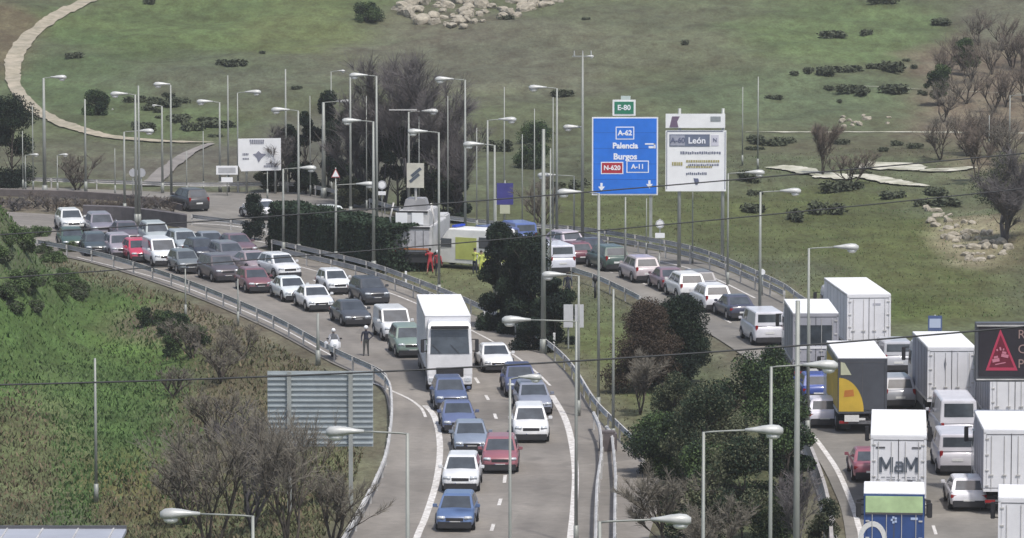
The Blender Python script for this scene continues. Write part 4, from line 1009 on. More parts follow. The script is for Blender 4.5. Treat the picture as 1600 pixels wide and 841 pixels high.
small_sign(1191, 420, 462, 'small white marker disc on the guardrail right of the white suvs', [('disc', 425, 9, signw, None)])
small_sign(355, 262, 306, 'white curve board with a plate below beside the billboard', [(('b', 14), 266, 34, signw, gr_), (('b', 8), 281, 18, signw, None)])
for i, (px, w_) in enumerate(((888, 15), (905, 14))):
    g = at(px, 545); root = thing('marker_panel', ('left' if i == 0 else 'right')+' one of two tall pale panels by the dark conifers', 'panel', g)
    def Z(py): return L2(px, py)[1]
    MB().box((0, 0, (Z(476)+Z(512))/2), (w_/26.6, .08, Z(476)-Z(512))).build('panel', mat('panel_pale', (.58, .58, .60), .6, 0, .15, 2), root, False, .01)
    MB().cyl((0, .08, 0), (0, .08, Z(478)), .05, .05, 8).build('post', galvp, root)
g = at(930, 466); root = thing('bollard', 'small dark bollard post at the narrow tip of the reservation', 'bollard', g)
MB().cyl((0, 0, 0), (0, 0, 1.1), .09, .07, 10).build('post', blackp, root, True); MB().ell((0, 0, 1.25), (.2, .2, .2), 10, 8).build('head', blackp, root, True)
for i, (px, py) in enumerate(((608, 408), (634, 446), (757, 497), (866, 545), (905, 640))):
    o = MB().box((0, 0, .45), (.14, .05, .9)).box((0, -.03, .72), (.10, .02, .18)).build('delineator_post', signw, None, False, .01); o.location = at(px, py)+Vector((0, .4, 0))
    tag(o, ['white delineator at the hedge end', 'white delineator left of the recovery lorry grass', 'white delineator above the white lorry roof, right', 'white delineator at the foot of the thick pole', 'white delineator at the lower bend of the median guardrail'][i], 'delineator', 'white delineator posts')
# building at the lower left
bx1 = atY(198, 828, 205).x; bz = atY(198, 828, 205).z
root = thing('low_building', 'low flat-roofed building with pale metal roof at the bottom left corner', 'building', (bx1-12, 200, 0))
MB().box((0, 0, bz/2-1.2), (23.6, 9.6, bz+2.2)).build('wall', mat('render_beige', (.42, .39, .35), .9, 0, .2, 1), root)
rf = MB().box((0, 0, bz-.02), (24, 10, .16)).build('roof', mat('roof_pale_blue', (.36, .38, .43), .6, 0, .15, .5), root)
mb = MB()
for k in range(16): mb.box((-11.5+k*1.53, 0, bz+.08), (.06, 9.9, .05))
mb.build('roof_seam', galv, rf); MB().box((0, 4.95, bz+.10), (24, .12, .18)).build('parapet', seam, root)
for k in (-8, -3, 2, 7): f = MB().box((k, -4.82, 1.2), (1.5, .1, 1.1)).build('window', signw, root); MB().box((k, -4.88, 1.2), (1.3, .04, .9)).build('pane', glass, f)

# ------------------------------------------------------------------ trees and plants
def leaves_mb(centres, n, size, r_, flat=.6, mats=2):
    """many small leaf-sized faces spread through clumps; returns MB with material slots 0/1"""
    mb = MB(); C_ = np.array([c[:3] for c in centres]); RR = np.array([c[3:] for c in centres])
    wt = RR.prod(1)**(1/1.5); wt = wt/wt.sum(); idx = r_.choice(len(C_), n, p=wt)
    u = r_.normal(size=(n, 3)); u /= np.linalg.norm(u, axis=1)[:, None]; rad = r_.random(n)**.45
    P = C_[idx]+u*rad[:, None]*RR[idx]
    a = r_.normal(size=(n, 3)); a /= np.linalg.norm(a, axis=1)[:, None]; b = r_.normal(size=(n, 3)); b -= (a*b).sum(1)[:, None]*a; b /= np.linalg.norm(b, axis=1)[:, None]
    s = size*(.55+.9*r_.random(n))[:, None]; a = a*s; b = b*s*flat
    q = np.stack([P-a*.5, P+b*.5, P+a*.6, P-b*.5], 1).reshape(-1, 3)
    mi = ((idx*7919) % 5 < 2).astype(int); mi = np.where(r_.random(n) < .2, 1-mi, mi)
    return q, mi
def quads_obj(name, q, mi, mats, parent=None):
    n = len(q)//4; me = bpy.data.meshes.new(name); me.vertices.add(len(q)); me.vertices.foreach_set('co', q.ravel()); me.loops.add(len(q)); me.loops.foreach_set('vertex_index', np.arange(len(q), dtype=np.int32))
    me.polygons.add(n); me.polygons.foreach_set('loop_start', np.arange(0, len(q), 4, dtype=np.int32))
    for m in mats: me.materials.append(m)
    me.polygons.foreach_set('material_index', mi.astype(np.int32)); me.update(); me.validate()
    o = bpy.data.objects.new(name, me); COL.objects.link(o); o.parent = parent; return o
def limbs(mb, H, spread, n, r0, rnd, start=.3):
    mb.tube([(0, 0, -.2), (rnd.uniform(-.1, .1), 0, H*.3), (rnd.uniform(-.2, .2), rnd.uniform(-.2, .2), H*.75)], [r0, r0*.8, r0*.3], 7)
    for k in range(n):
        a = rnd.uniform(0, 6.28); z = H*rnd.uniform(start, .7); e = Vector((math.cos(a)*spread*rnd.uniform(.4, .9), math.sin(a)*spread*rnd.uniform(.4, .9), z+H*rnd.uniform(.1, .3)))
        s_ = Vector((0, 0, z)); mb.tube([s_, s_.lerp(e, .5)+Vector((0, 0, -.03*H)), e], [r0*.45, r0*.3, r0*.12], 5)
def tree(px, py, w, h, label, mats, kind='round', n=5000, size=.3, cat='tree', name='tree', group=None, z0=.12, Y=None, clumps=22):
    """px, py: foot of the trunk in the photograph; w, h: crown width and full height in metres"""
    g = at_t(px, py) if Y is None else atY(px, py, Y); g.z = hz(g.x, g.y)
    rnd = random.Random(int(px*7+py*13)); r_ = np.random.default_rng(int(px*31+py*17)); root = thing(name, label, cat, g, group=group)
    mb = MB(); limbs(mb, h, w*.42, 14, .012*h+.03, rnd, .15); mb.build('trunk', bark, root, True)
    cs = []
    for k in range(clumps):
        t = rnd.random(); z = h*(z0+(1-z0)*t)
        if kind == 'cone': ww = w/2*(1-t)**.7
        elif kind == 'column': ww = w/2*min(1, 4*t+.35, (1-t)*3+.25)
        elif kind == 'bush': ww = w/2*math.sqrt(max(0, 1-t*t))*1.0
        else: ww = w/2*math.sin(math.pi*min(.97, t*.8+.18))
        a = rnd.uniform(0, 6.28); rr_ = ww*math.sqrt(rnd.random())*.85; c = max(.35, w*.17*rnd.uniform(.7, 1.35))
        if kind == 'column': c = w*.3
        z = min(z, h-c*.6); cs.append((math.cos(a)*rr_, math.sin(a)*rr_, max(z, c*.5), c, c, c*rnd.uniform(.7, 1.1)))
    q, mi = leaves_mb(cs, int(n*3.2), size*.42, r_, .7)
    quads_obj('crown', q, mi, mats, root); return root
def bare_tree(px, py, w, h, label, tm, n=1900, cat='bare tree', group=None, Y=None, upright=.6, name='bare_tree', r0=None):
    g = at_t(px, py) if Y is None else atY(px, py, Y); g.z = hz(g.x, g.y)
    rnd = random.Random(int(px*5+py*11)); root = thing(name, label, cat, g, group=group); r0 = r0 or .010*h+.03
    br = MB(); ends = []
    def grow(p, d, ln, r, dep):
        pts = [p]; q = p.copy(); dd = d.copy()
        for k in range(3):
            dd = (dd+Vector((rnd.uniform(-.22, .22), rnd.uniform(-.22, .22), .06))).normalized(); q = q+dd*ln/3; pts.append(q.copy())
        br.tube(pts, [r, r*.85, r*.7, r*.5], 5 if dep < 2 else 4)
        if dep >= 3: ends.append((pts, dd)); return
        for k in range(rnd.choice((3, 4, 4))):
            a = rnd.uniform(0, 6.28); sp = rnd.uniform(.35, .95)*(1-upright*.5); base = pts[rnd.choice((1, 2, 3, 3))]
            nd = (dd+Vector((math.cos(a)*sp, math.sin(a)*sp, rnd.uniform(-.05, .35)*upright))).normalized(); grow(base, nd, ln*rnd.uniform(.62, .85), r*.55, dep+1)
    for k in range(3):
        a = k*2.1+rnd.random(); grow(Vector((0, 0, -.1)), Vector((math.cos(a)*.35*w/h, math.sin(a)*.35*w/h, 1)).normalized(), h*.34, r0, 0)
    mb = br; V_ = np.array([v for v in mb.v]); sxy = (w/2)/max(np.percentile(np.hypot(V_[:, 0], V_[:, 1]), 96), .1); sz_ = h*.93/V_[:, 2].max()
    mb.v = [(x*(sxy if z > h*.12 else 1+(sxy-1)*max(z, 0)/(h*.12)), y*(sxy if z > h*.12 else 1+(sxy-1)*max(z, 0)/(h*.12)), z*sz_) for x, y, z in mb.v]
    mb.build('trunk', bark if tm is not twigd else twigd, root, True)
    q = []; k = 0
    while k < n:
        pts, dd = rnd.choice(ends); p = pts[rnd.choice((0, 1, 2))].lerp(pts[3], rnd.random()); p = Vector((p.x*sxy, p.y*sxy, p.z*sz_))
        d = (dd+Vector((rnd.gauss(0, .6), rnd.gauss(0, .6), rnd.gauss(.1, .45)))).normalized(); ln = h*rnd.uniform(.05, .13); s_ = d.orthogonal().normalized()*rnd.uniform(.007, .014)*(1+h*.03)
        m_ = p+d*ln*.5+Vector((rnd.uniform(-.05, .05), 0, rnd.uniform(-.05, .05))); q += [p-s_, p+s_, m_+s_*.8, m_-s_*.8]; q += [m_-s_*.8, m_+s_*.8, p+d*ln+s_*.3, p+d*ln-s_*.3]; k += 1
    quads_obj('twigs', np.array([tuple(v) for v in q]), np.zeros(len(q)//4, int), [tm], root); return root
PINE, GRN, LGT, BRN, OLV, HDG = [lf_pine, lf_dark], [lf_dark, lf_green], [lf_green, lf_light], [lf_brown, lf_olive], [lf_olive, lf_dark], [lf_hedge, lf_dark]
# central reservation
tree(398, 377, 1.5, 3.4, 'narrow black cypress between the two roads, left of the hedge', PINE, 'column', 3500, .22, 'cypress', 'cypress_tree', z0=.0)
tree(432, 388, 1.7, 2.4, 'small dark shrub at the left end of the clipped hedge', PINE, 'bush', 1800, .22, 'shrub', 'shrub', z0=.0)
tree(782, 514, 3.5, 6.3, 'dark conifer left of the thick bare pole', PINE, 'cone', 12000, .26, 'conifer', 'conifer_tree', z0=0)
tree(808, 522, 3.5, 5.9, 'dark conifer in the middle of the black clump', PINE, 'cone', 12000, .26, 'conifer', 'conifer_tree', z0=0)
tree(834, 528, 3.8, 6.6, 'tallest-tipped dark conifer at the thick bare pole', PINE, 'cone', 9000, .26, 'conifer', 'conifer_tree', z0=0)
tree(866, 538, 3.0, 4.2, 'black conifer nearest the two pale panels', PINE, 'bush', 8000, .26, 'conifer', 'conifer_tree', z0=0)
tree(836, 548, 2.9, 1.8, 'low black shrub under the lamp head at the median rail', PINE, 'bush', 4500, .22, 'shrub', 'shrub', z0=0)
tree(1008, 612, 4.6, 4.9, 'round reddish-brown bushy tree in the central reservation', [lf_brown, lf_brown], 'bush', 14000, .20, 'tree', 'bushy_tree', z0=.15, clumps=40)
tree(1062, 602, 4.2, 4.8, 'round blackish-olive bushy tree right of the reddish-brown one', [lf_dark, lf_pine], 'bush', 14000, .22, 'tree', 'bushy_tree', z0=.1, clumps=40)
bare_tree(1000, 648, 2.8, 3.6, 'grey twiggy shrub below the reddish-brown tree', twig, 2200, 'shrub', name='bare_shrub')
tree(1052, 655, 2.6, 2.4, 'dark low shrub below the blackish-olive tree', OLV, 'bush', 3500, .22, 'shrub', 'shrub', z0=0)
for i, (px, py, w, h, m, lb) in enumerate([(1045,745,4.2,3.0,GRN,'low spreading green tree at the left end of the green thicket'), (1105,760,4.6,4.8,OLV,'olive-green tree in the left part of the green thicket'),
    (1165,735,4.4,5.6,GRN,'tallest loose green tree in the middle of the green thicket'), (1215,700,3.6,5.2,GRN,'green tree under the tall white van'), (1090,850,4.0,4.4,GRN,'green tree behind the lamp in front of the green thicket'),
    (1160,870,4.2,5.0,OLV,'dark olive tree at the bottom of the green thicket'), (1218,850,3.6,6.0,GRN,'dark green tree between the two right lamp poles'), (1232,770,2.6,4.6,GRN,'narrow green tree beside the pale concrete barrier')]):
    tree(px, py, w, h, lb, m, 'round', 6500, .24, 'tree', 'broadleaf_tree', 'green thicket between the carriageways', z0=.12)
bare_tree(1045, 870, 4.6, 4.2, 'pale grey leafless bush at the bottom of the paved triangle', twig, 3600, name='bare_bush')
bare_tree(1110, 900, 3.0, 3.6, 'grey leafless bush right of the pale grey one', twig, 2200, name='bare_bush')
bare_tree(1250, 880, 2.4, 4.5, 'thin leafless tree by the thick bare pole at the bottom right', twigd, 1500)
tree(1012, 741, .9, .5, 'tiny dark bush at the edge of the paved triangle', PINE, 'bush', 500, .16, 'shrub', 'shrub', z0=0)
tree(1290, 850, 1.5, 2.0, 'dark shrub growing at the foot of the pale concrete barrier', OLV, 'bush', 1800, .2, 'shrub', 'shrub', z0=0)
# behind the roads: dark groves
for i, (px, py, w, h, m, k, lb) in enumerate([(478,304,3.0,6.5,PINE,'round','dark evergreen behind the right edge of the billboard'), (512,306,3.4,8.2,PINE,'cone','tallest blackish evergreen behind the thick-poled lamp'),
    (545,312,3.6,7.0,PINE,'round','blackish evergreen left of the bare trees'), (452,300,2.6,5.4,PINE,'round','small dark evergreen beside the billboard'), (20,294,3.4,7.6,PINE,'column','black evergreen at the far left edge'),
    (-6,294,3.0,7.4,PINE,'round','black evergreen cut by the left edge'), (712,348,3.0,4.2,[lf_dark, lf_pine],'round','dark bush behind the ambulance'),(588,326,3.2,5.6,PINE,'round','dark undergrowth tree behind the leafless grove, left'),(622,330,3.4,6.4,PINE,'round','dark undergrowth tree behind the leafless grove, middle'),(665,338,3.4,6.0,PINE,'round','dark undergrowth tree behind the leafless grove, right'),(694,344,2.8,4.6,OLV,'round','olive undergrowth tree right of the recovery lorry'),(425,300,3.0,3.6,OLV,'round','olive bush behind the billboard posts'), (545,326,2.4,2.4,OLV,'bush','low bush behind the warning triangle')]):
    tree(px, py, w, h, lb, m, k, 6000, .3, 'evergreen', 'evergreen_tree', 'dark evergreens behind the far road', z0=.05)
for i, (px, py, w, h, lb) in enumerate([(560,322,4.0,9.5,'bare tree at the left of the tall leafless grove'), (600,328,4.6,12.4,'tall bare tree left of centre in the leafless grove'), (640,334,5.0,12.6,'tallest bare tree of the leafless grove'),
    (680,342,4.6,11.0,'bare tree at the right of the leafless grove'), (716,348,3.6,8.0,'bare tree right of the recovery lorry'), (430,302,3.8,5.6,'bare shrubby tree behind the billboard')]):
    bare_tree(px, py, w, h, lb, twigd, 4200, group='leafless grove behind the far road')
bare_tree(120, 298, 5.0, 3.2, 'pale bare shrubs left of the low lamp on the far road', twig, 1800, name='bare_shrub')
bare_tree(845, 366, 5.0, 4.5, 'pale leafless tree behind the white and blue police van', twig, 1800)
tree(842, 222, 3.8, 1.8, 'dark bush on the slope left of the twin-armed pole', GRN, 'bush', 2500, .25, 'bush', 'bush', z0=0)
tree(835, 262, 3.5, 2.0, 'darker bush below the one left of the twin-armed pole', GRN, 'bush', 2500, .25, 'bush', 'bush', z0=0)
tree(152, 180, 3.4, 2.2, 'large dark green bush above the dirt path', GRN, 'bush', 3000, .28, 'bush', 'bush', z0=0)
tree(575, 34, 3.6, 2.0, 'dark green bush left of the rock outcrop', GRN, 'bush', 2500, .3, 'bush', 'bush', z0=0)
tree(1466, 165, 2.8, 4.0, 'small round green tree in the upper right field', GRN, 'round', 4000, .26, 'tree', 'field_tree', z0=.25)
tree(1506, 118, 3.0, 3.6, 'small dark green tree at the edge of the brown wood', GRN, 'round', 4000, .26, 'tree', 'field_tree', z0=.2)
bare_tree(1285, 275, 3.0, 4.6, 'reddish bare tree standing on the white track', twigr, 3600)
bare_tree(1330, 290, 4.0, 3.0, 'low brown bare bush right of the reddish tree', twigr, 2200, name='bare_bush')
bare_tree(1525, 285, 3.4, 4.8, 'dark brown bare tree right of the chalk patches', twigr, 3600)
bare_tree(1570, 380, 5.2, 7.0, 'big dark-trunked bare tree beside the pale rock face', twigd, 4800, r0=.2)
tree(1566, 372, 4.6, 6.0, 'olive leafy tree mixed with the big bare tree at the rock face', OLV, 'round', 2600, .24, 'tree', 'field_tree', z0=.45)
for i in range(22):
    px = 1468+rng.random()*165; py = 70+rng.random()*190; g0 = max(0, (1530-px))*1.0
    bare_tree(px, py+g0*.4, 4.4, 4.2, 'brown leafless tree of the wood in the upper right corner', twigr if i % 3 else twig, 900, group='brown leafless wood in the upper right corner')
# lower left
for i, (px, py, w, h, lb) in enumerate([(455,880,4.6,7.4,'bare tree in front of the back of the big sign'), (330,880,5.6,7.0,'bare tree above the bottom left lamp'), (395,830,4.8,6.6,'bare tree between the bottom left lamp and the big sign'), (290,820,3.6,4.2,'low bare tree right of the flat roof'), (520,860,3.4,4.0,'low bare tree below the big sign')]):
    bare_tree(px, py, w, h, lb, twig if i != 2 else twigd, 1700, group='bare trees at the lower left')
for i in range(26):   # shrubs on the crest of the green bank and below the guard rail
    if i < 14: px, py = -5+i*10.5+rng.uniform(-4, 4), 392+rng.uniform(-34, 22)
    else: px, py = 5+rng.random()*120, 430+rng.random()*60
    w = rng.uniform(1.1, 2.1); lab = 'leafy shrub on the crest of the green bank, far left' if i < 14 else 'low leafy shrub on the upper face of the green bank'
    tree(px, py, w, w*rng.uniform(.35, .6), lab, [lf_green, lf_scrub] if i % 3 else LGT, 'bush', 1500, .22, 'shrub', 'shrub', 'shrubs on the crest of the green bank' if i < 14 else 'low shrubs on the face of the green bank', z0=0, clumps=12)
for i, (px, py) in enumerate(((258,520),(285,528),(235,508),(306,545),(272,555))):
    w = rng.uniform(1.8, 2.6); tree(px, py, w, w*.55, 'dark shrub in the ditch below the guardrail on the bank', GRN, 'bush', 1300, .22, 'shrub', 'shrub', 'dark shrubs in the ditch below the guardrail', z0=0, clumps=10)
for i in range(22):
    px = -8+i*13.5+rng.uniform(-5, 5); py = 323+rng.uniform(-6, 9)+px*.02
    bare_tree(px, py, rng.uniform(2, 3.4), rng.uniform(.7, 1.3), 'brown leafless scrub on the bank between the two roads, far left', twigr if i % 2 else twigd, 420, group='brown leafless scrub between the two roads', name='bare_shrub', cat='shrub')
for i, (px, py, w, h) in enumerate(((300,560,3.4,2.6),(345,600,3.6,3.0),(270,620,2.6,2.0),(380,560,3.0,2.2),(330,690,3.6,3.2))):
    bare_tree(px, py, w, h, ('hazy brown shrub '+['below the short post at the bank','left of the upper corner of the big sign back','on the green slope by the dark ditch shrubs','close above the left corner of the big sign','in front of the tallest lower-left bare tree'][i]), twig, 900, group='hazy brown shrubs left of the big sign back', name='bare_shrub', cat='shrub')
# clipped hedge
a, b = at(446, 388), at(630, 424); d = (b-a); ln = d.length; root = thing('hedge', 'long clipped dark green hedge between the roads', 'hedge', (a+b)/2, math.atan2(d.y, d.x))
HH = 3.15; wdt = 2.4
mb = MB(); nn = 30; rings = []
for i in range(nn+1):
    x = (-ln/2+ln*i/nn)*(1-1.4/ln); e = .25*math.sin(i*1.7)+.1*math.sin(i*4.1); k = 1 if 1 < i < nn-1 else (.75 if 0 < i < nn else .35)
    rings.append([Vector((x, -wdt/2*k, 0)), Vector((x, -wdt/2*k-.04*e, HH*.9*k)), Vector((x, -wdt*.38, (HH-.12+.1*e)*k)), Vector((x, wdt*.38, (HH-.12+.1*e)*k)), Vector((x, wdt/2*k, HH*.9*k)), Vector((x, wdt/2*k, 0))])
mb.loft(rings).build('inner_growth', lf_dark, root)
n = 34000; r_ = np.random.default_rng(3); P = np.empty((n, 3)); P[:, 0] = r_.uniform(-ln/2-.1, ln/2+.1, n); f_ = r_.random(n)
P[:, 1] = np.where(f_ < .3, r_.uniform(-wdt/2, wdt/2, n), np.where(f_ < .85, -wdt/2-.02+r_.normal(0, .06, n), wdt/2)); e_ = r_.random(n) < .12; P[:, 0] = np.where(e_, np.sign(P[:, 0])*(ln/2-r_.uniform(0, .9, n)), P[:, 0]); P[:, 1] = np.where(e_, r_.uniform(-wdt/2, wdt/2, n), P[:, 1]); P[:, 2] = np.where(f_ < .3, HH+r_.normal(0, .07, n)+.08*np.sin(P[:, 0]*1.3), r_.uniform(0, HH, n))
A_ = r_.normal(size=(n, 3)); A_ /= np.linalg.norm(A_, axis=1)[:, None]; B_ = r_.normal(size=(n, 3)); B_ -= (A_*B_).sum(1)[:, None]*A_; B_ /= np.linalg.norm(B_, axis=1)[:, None]; A_ *= .12; B_ *= .08
quads_obj('foliage', np.stack([P-A_, P+B_, P+A_, P-B_], 1).reshape(-1, 3), (np.sin(P[:, 0]*2.1)+r_.normal(0, .7, n) > 0).astype(int), HDG, root)

# scrub on the hillside: separate low bushes sharing four shapes
protos = []
for k in range(4):
    r_ = np.random.default_rng(50+k); cs = [(r_.uniform(-.6, .6), r_.uniform(-.4, .4), .28, .38, .35, .36) for _ in range(6)]
    q, mi = leaves_mb(cs, 520, .2, r_); me_ = quads_obj('scrub_bush', q, mi, [lf_scrub, lf_scrub]); protos.append(me_.data); bpy.data.objects.remove(me_)
spots = [(1240,117),(1262,114),(1290,117),(1320,113),(1340,110),(1368,108),(1395,112),(1430,107),(1330,145),(1352,146),(1400,146),(1440,148),(1300,60),(1350,55),(1470,38),(1378,5),(1070,70),(350,102),(372,103),
 (1210,155),(1180,235),(1205,228),(1225,225),(1400,228),(1430,232),(1455,222),(1380,236),(1240,345),(1310,300),(1400,310),(1460,305),(1290,335),(880,150),(250,185),(280,190),(300,205),(325,190),(345,200),(240,160),(228,205)]
for i in range(34):
    z = random.random()
    spots.append((random.uniform(210, 360), random.uniform(150, 215)) if z < .25 else (random.uniform(780, 920), random.uniform(190, 300)) if z < .45 else (random.uniform(1160, 1480), random.uniform(215, 345)) if z < .75 else (random.uniform(-10, 1500), random.uniform(2, 200)))
for i, (px, py) in enumerate(spots):
    g = at_t(px, py)
    if float(road_dist(np.array([g.x]), np.array([g.y]))[0]) < 2: continue
    o = bpy.data.objects.new('scrub_bush', protos[i % 4]); COL.objects.link(o); o.location = (g.x, g.y, hz(g.x, g.y)); s_ = random.uniform(.55, 1.5); o.scale = (s_*random.uniform(1, 1.7), s_, s_*random.uniform(.7, 1.2)); o.rotation_euler.z = random.uniform(0, 6.28)
    tag(o, 'low dark scrub bush scattered over the hillside', 'scrub', 'low scrub bushes on the hillside')
# rocks
def rock_mesh(seed):
    bm = bmesh.new(); bmesh.ops.create_icosphere(bm, subdivisions=3, radius=1); rn = random.Random(seed); ax = [Vector((rn.gauss(0, 1), rn.gauss(0, 1), rn.gauss(0, 1))).normalized() for _ in range(9)]; dd = [rn.uniform(.5, .85) for _ in ax]
    for v in bm.verts:
        for a, d in zip(ax, dd):
            e = v.co.dot(a)-d
            if e > 0: v.co -= a*e*.9
        v.co += Vector((rn.gauss(0, .02), rn.gauss(0, .02), rn.gauss(0, .02)))
    me = bpy.data.meshes.new('rock'); bm.to_mesh(me); bm.free(); me.materials.append(rockm); return me
RM = [rock_mesh(k) for k in range(5)]
def rocks(n, fn, label, group, s0, s1):
    for i in range(n):
        px, py = fn(i); g = at_t(px, py); o = bpy.data.objects.new('rock', RM[i % 5]); COL.objects.link(o); s_ = random.uniform(s0, s1)
        o.location = (g.x, g.y, hz(g.x, g.y)+s_*.12); o.scale = (s_*random.uniform(1, 1.8), s_*random.uniform(.8, 1.2), s_*random.uniform(.6, 1.15)); o.rotation_euler = (random.uniform(-.3, .3), random.uniform(-.3, .3), random.uniform(0, 6.28)); tag(o, label, 'rock', group)
def outc(i):
    x = random.uniform(628, 872); lo = np.interp(x, [628, 660, 720, 790, 830, 872], [22, 40, 45, 34, 18, 8]); return x, random.uniform(-6, lo)
rocks(105, outc, 'pale weathered rock of the outcrop at the top of the hill', 'pale rocks of the hilltop outcrop', .35, .95)
def face(i):
    t = random.random(); u = random.random(); return 1445+t*125+u*12, 325+(t*40)+u*70*(1-abs(t-.5))
rocks(60, face, 'pale rock of the eroded face below the big bare tree', 'pale rocks of the eroded face', .15, .45)
def few(i): return random.choice(((1352, 182), (1388, 190), (1325, 192), (1340, 200)))[0]+random.uniform(-10, 10), random.uniform(180, 200)
rocks(14, few, 'small pale stone above the white farm track', 'pale stones above the farm track', .18, .4)

# grass: nobody could count it
def grass_patch(name, label, n, sampler, size, mats, seed):
    r_ = np.random.default_rng(seed); pts = sampler(r_, n); d = road_dist(pts[:, 0], pts[:, 1]); pts = pts[d > 1.2]; n = len(pts); z = height(pts[:, 0], pts[:, 1])
    base = np.stack([pts[:, 0], pts[:, 1], z-.03], 1); a = r_.uniform(0, 6.28, n); s = size*(.5+r_.random(n))
    lean = r_.normal(0, .45, (n, 2)); side = np.stack([np.cos(a), np.sin(a), np.zeros(n)], 1)*s[:, None]*.30; up = np.stack([lean[:, 0], lean[:, 1], np.ones(n)], 1)*s[:, None]
    q = np.stack([base-side, base+side, base+up+side*.35, base+up-side*.35], 1).reshape(-1, 3)
    mi = (np.sin(base[:, 0]*.9)+np.cos(base[:, 1]*.5+base[:, 0]*.3)+r_.normal(0, .9, n) > .9).astype(int)
    if len(mats) == 4:      # green ivy on the left, olive and brown dry grass towards the road and the foot of the bank
        u = 800+F*pts[:, 0]/pts[:, 1]; v = -385+F*CAM_H/pts[:, 1]; dr_ = road_dist(pts[:, 0], pts[:, 1])
        dry = sstep(225, 330, u+r_.normal(0, 30, n))+sstep(5, 2.5, dr_)+sstep(1.2, .8, np.hypot((u-205)/70, (v-790)/85)+r_.normal(0, .15, n))+sstep(1.2, .8, np.hypot((u-20)/60, (v-700)/110)+r_.normal(0, .15, n))
        mi = np.where(dry > .5, 2+(r_.random(n) < .4), mi)
    tag(quads_obj(name, q, mi, mats), label, kind='stuff')
def from_px(x0, x1, y0, y1):
    def f(r_, n):
        x = r_.uniform(x0, x1, n); y = r_.uniform(y0, y1, n); d = [at(a, b, -1.0) for a, b in zip(x, y)]; return np.array([(v.x, v.y) for v in d])
    return f
grass_patch('grass', 'rank green grass and ivy over the left bank', 60000, from_px(-30, 620, 400, 880), .17, [grassm, lf_light, grasso, grassb], 1)
grass_patch('grass', 'short grass of the central reservation', 16000, from_px(620, 1260, 420, 880), .11, [grass2, grassm], 2)
grass_patch('grass', 'rough grass of the slope behind the outbound road', 20000, from_px(900, 1640, 260, 520), .10, [grasso, grassm], 3)

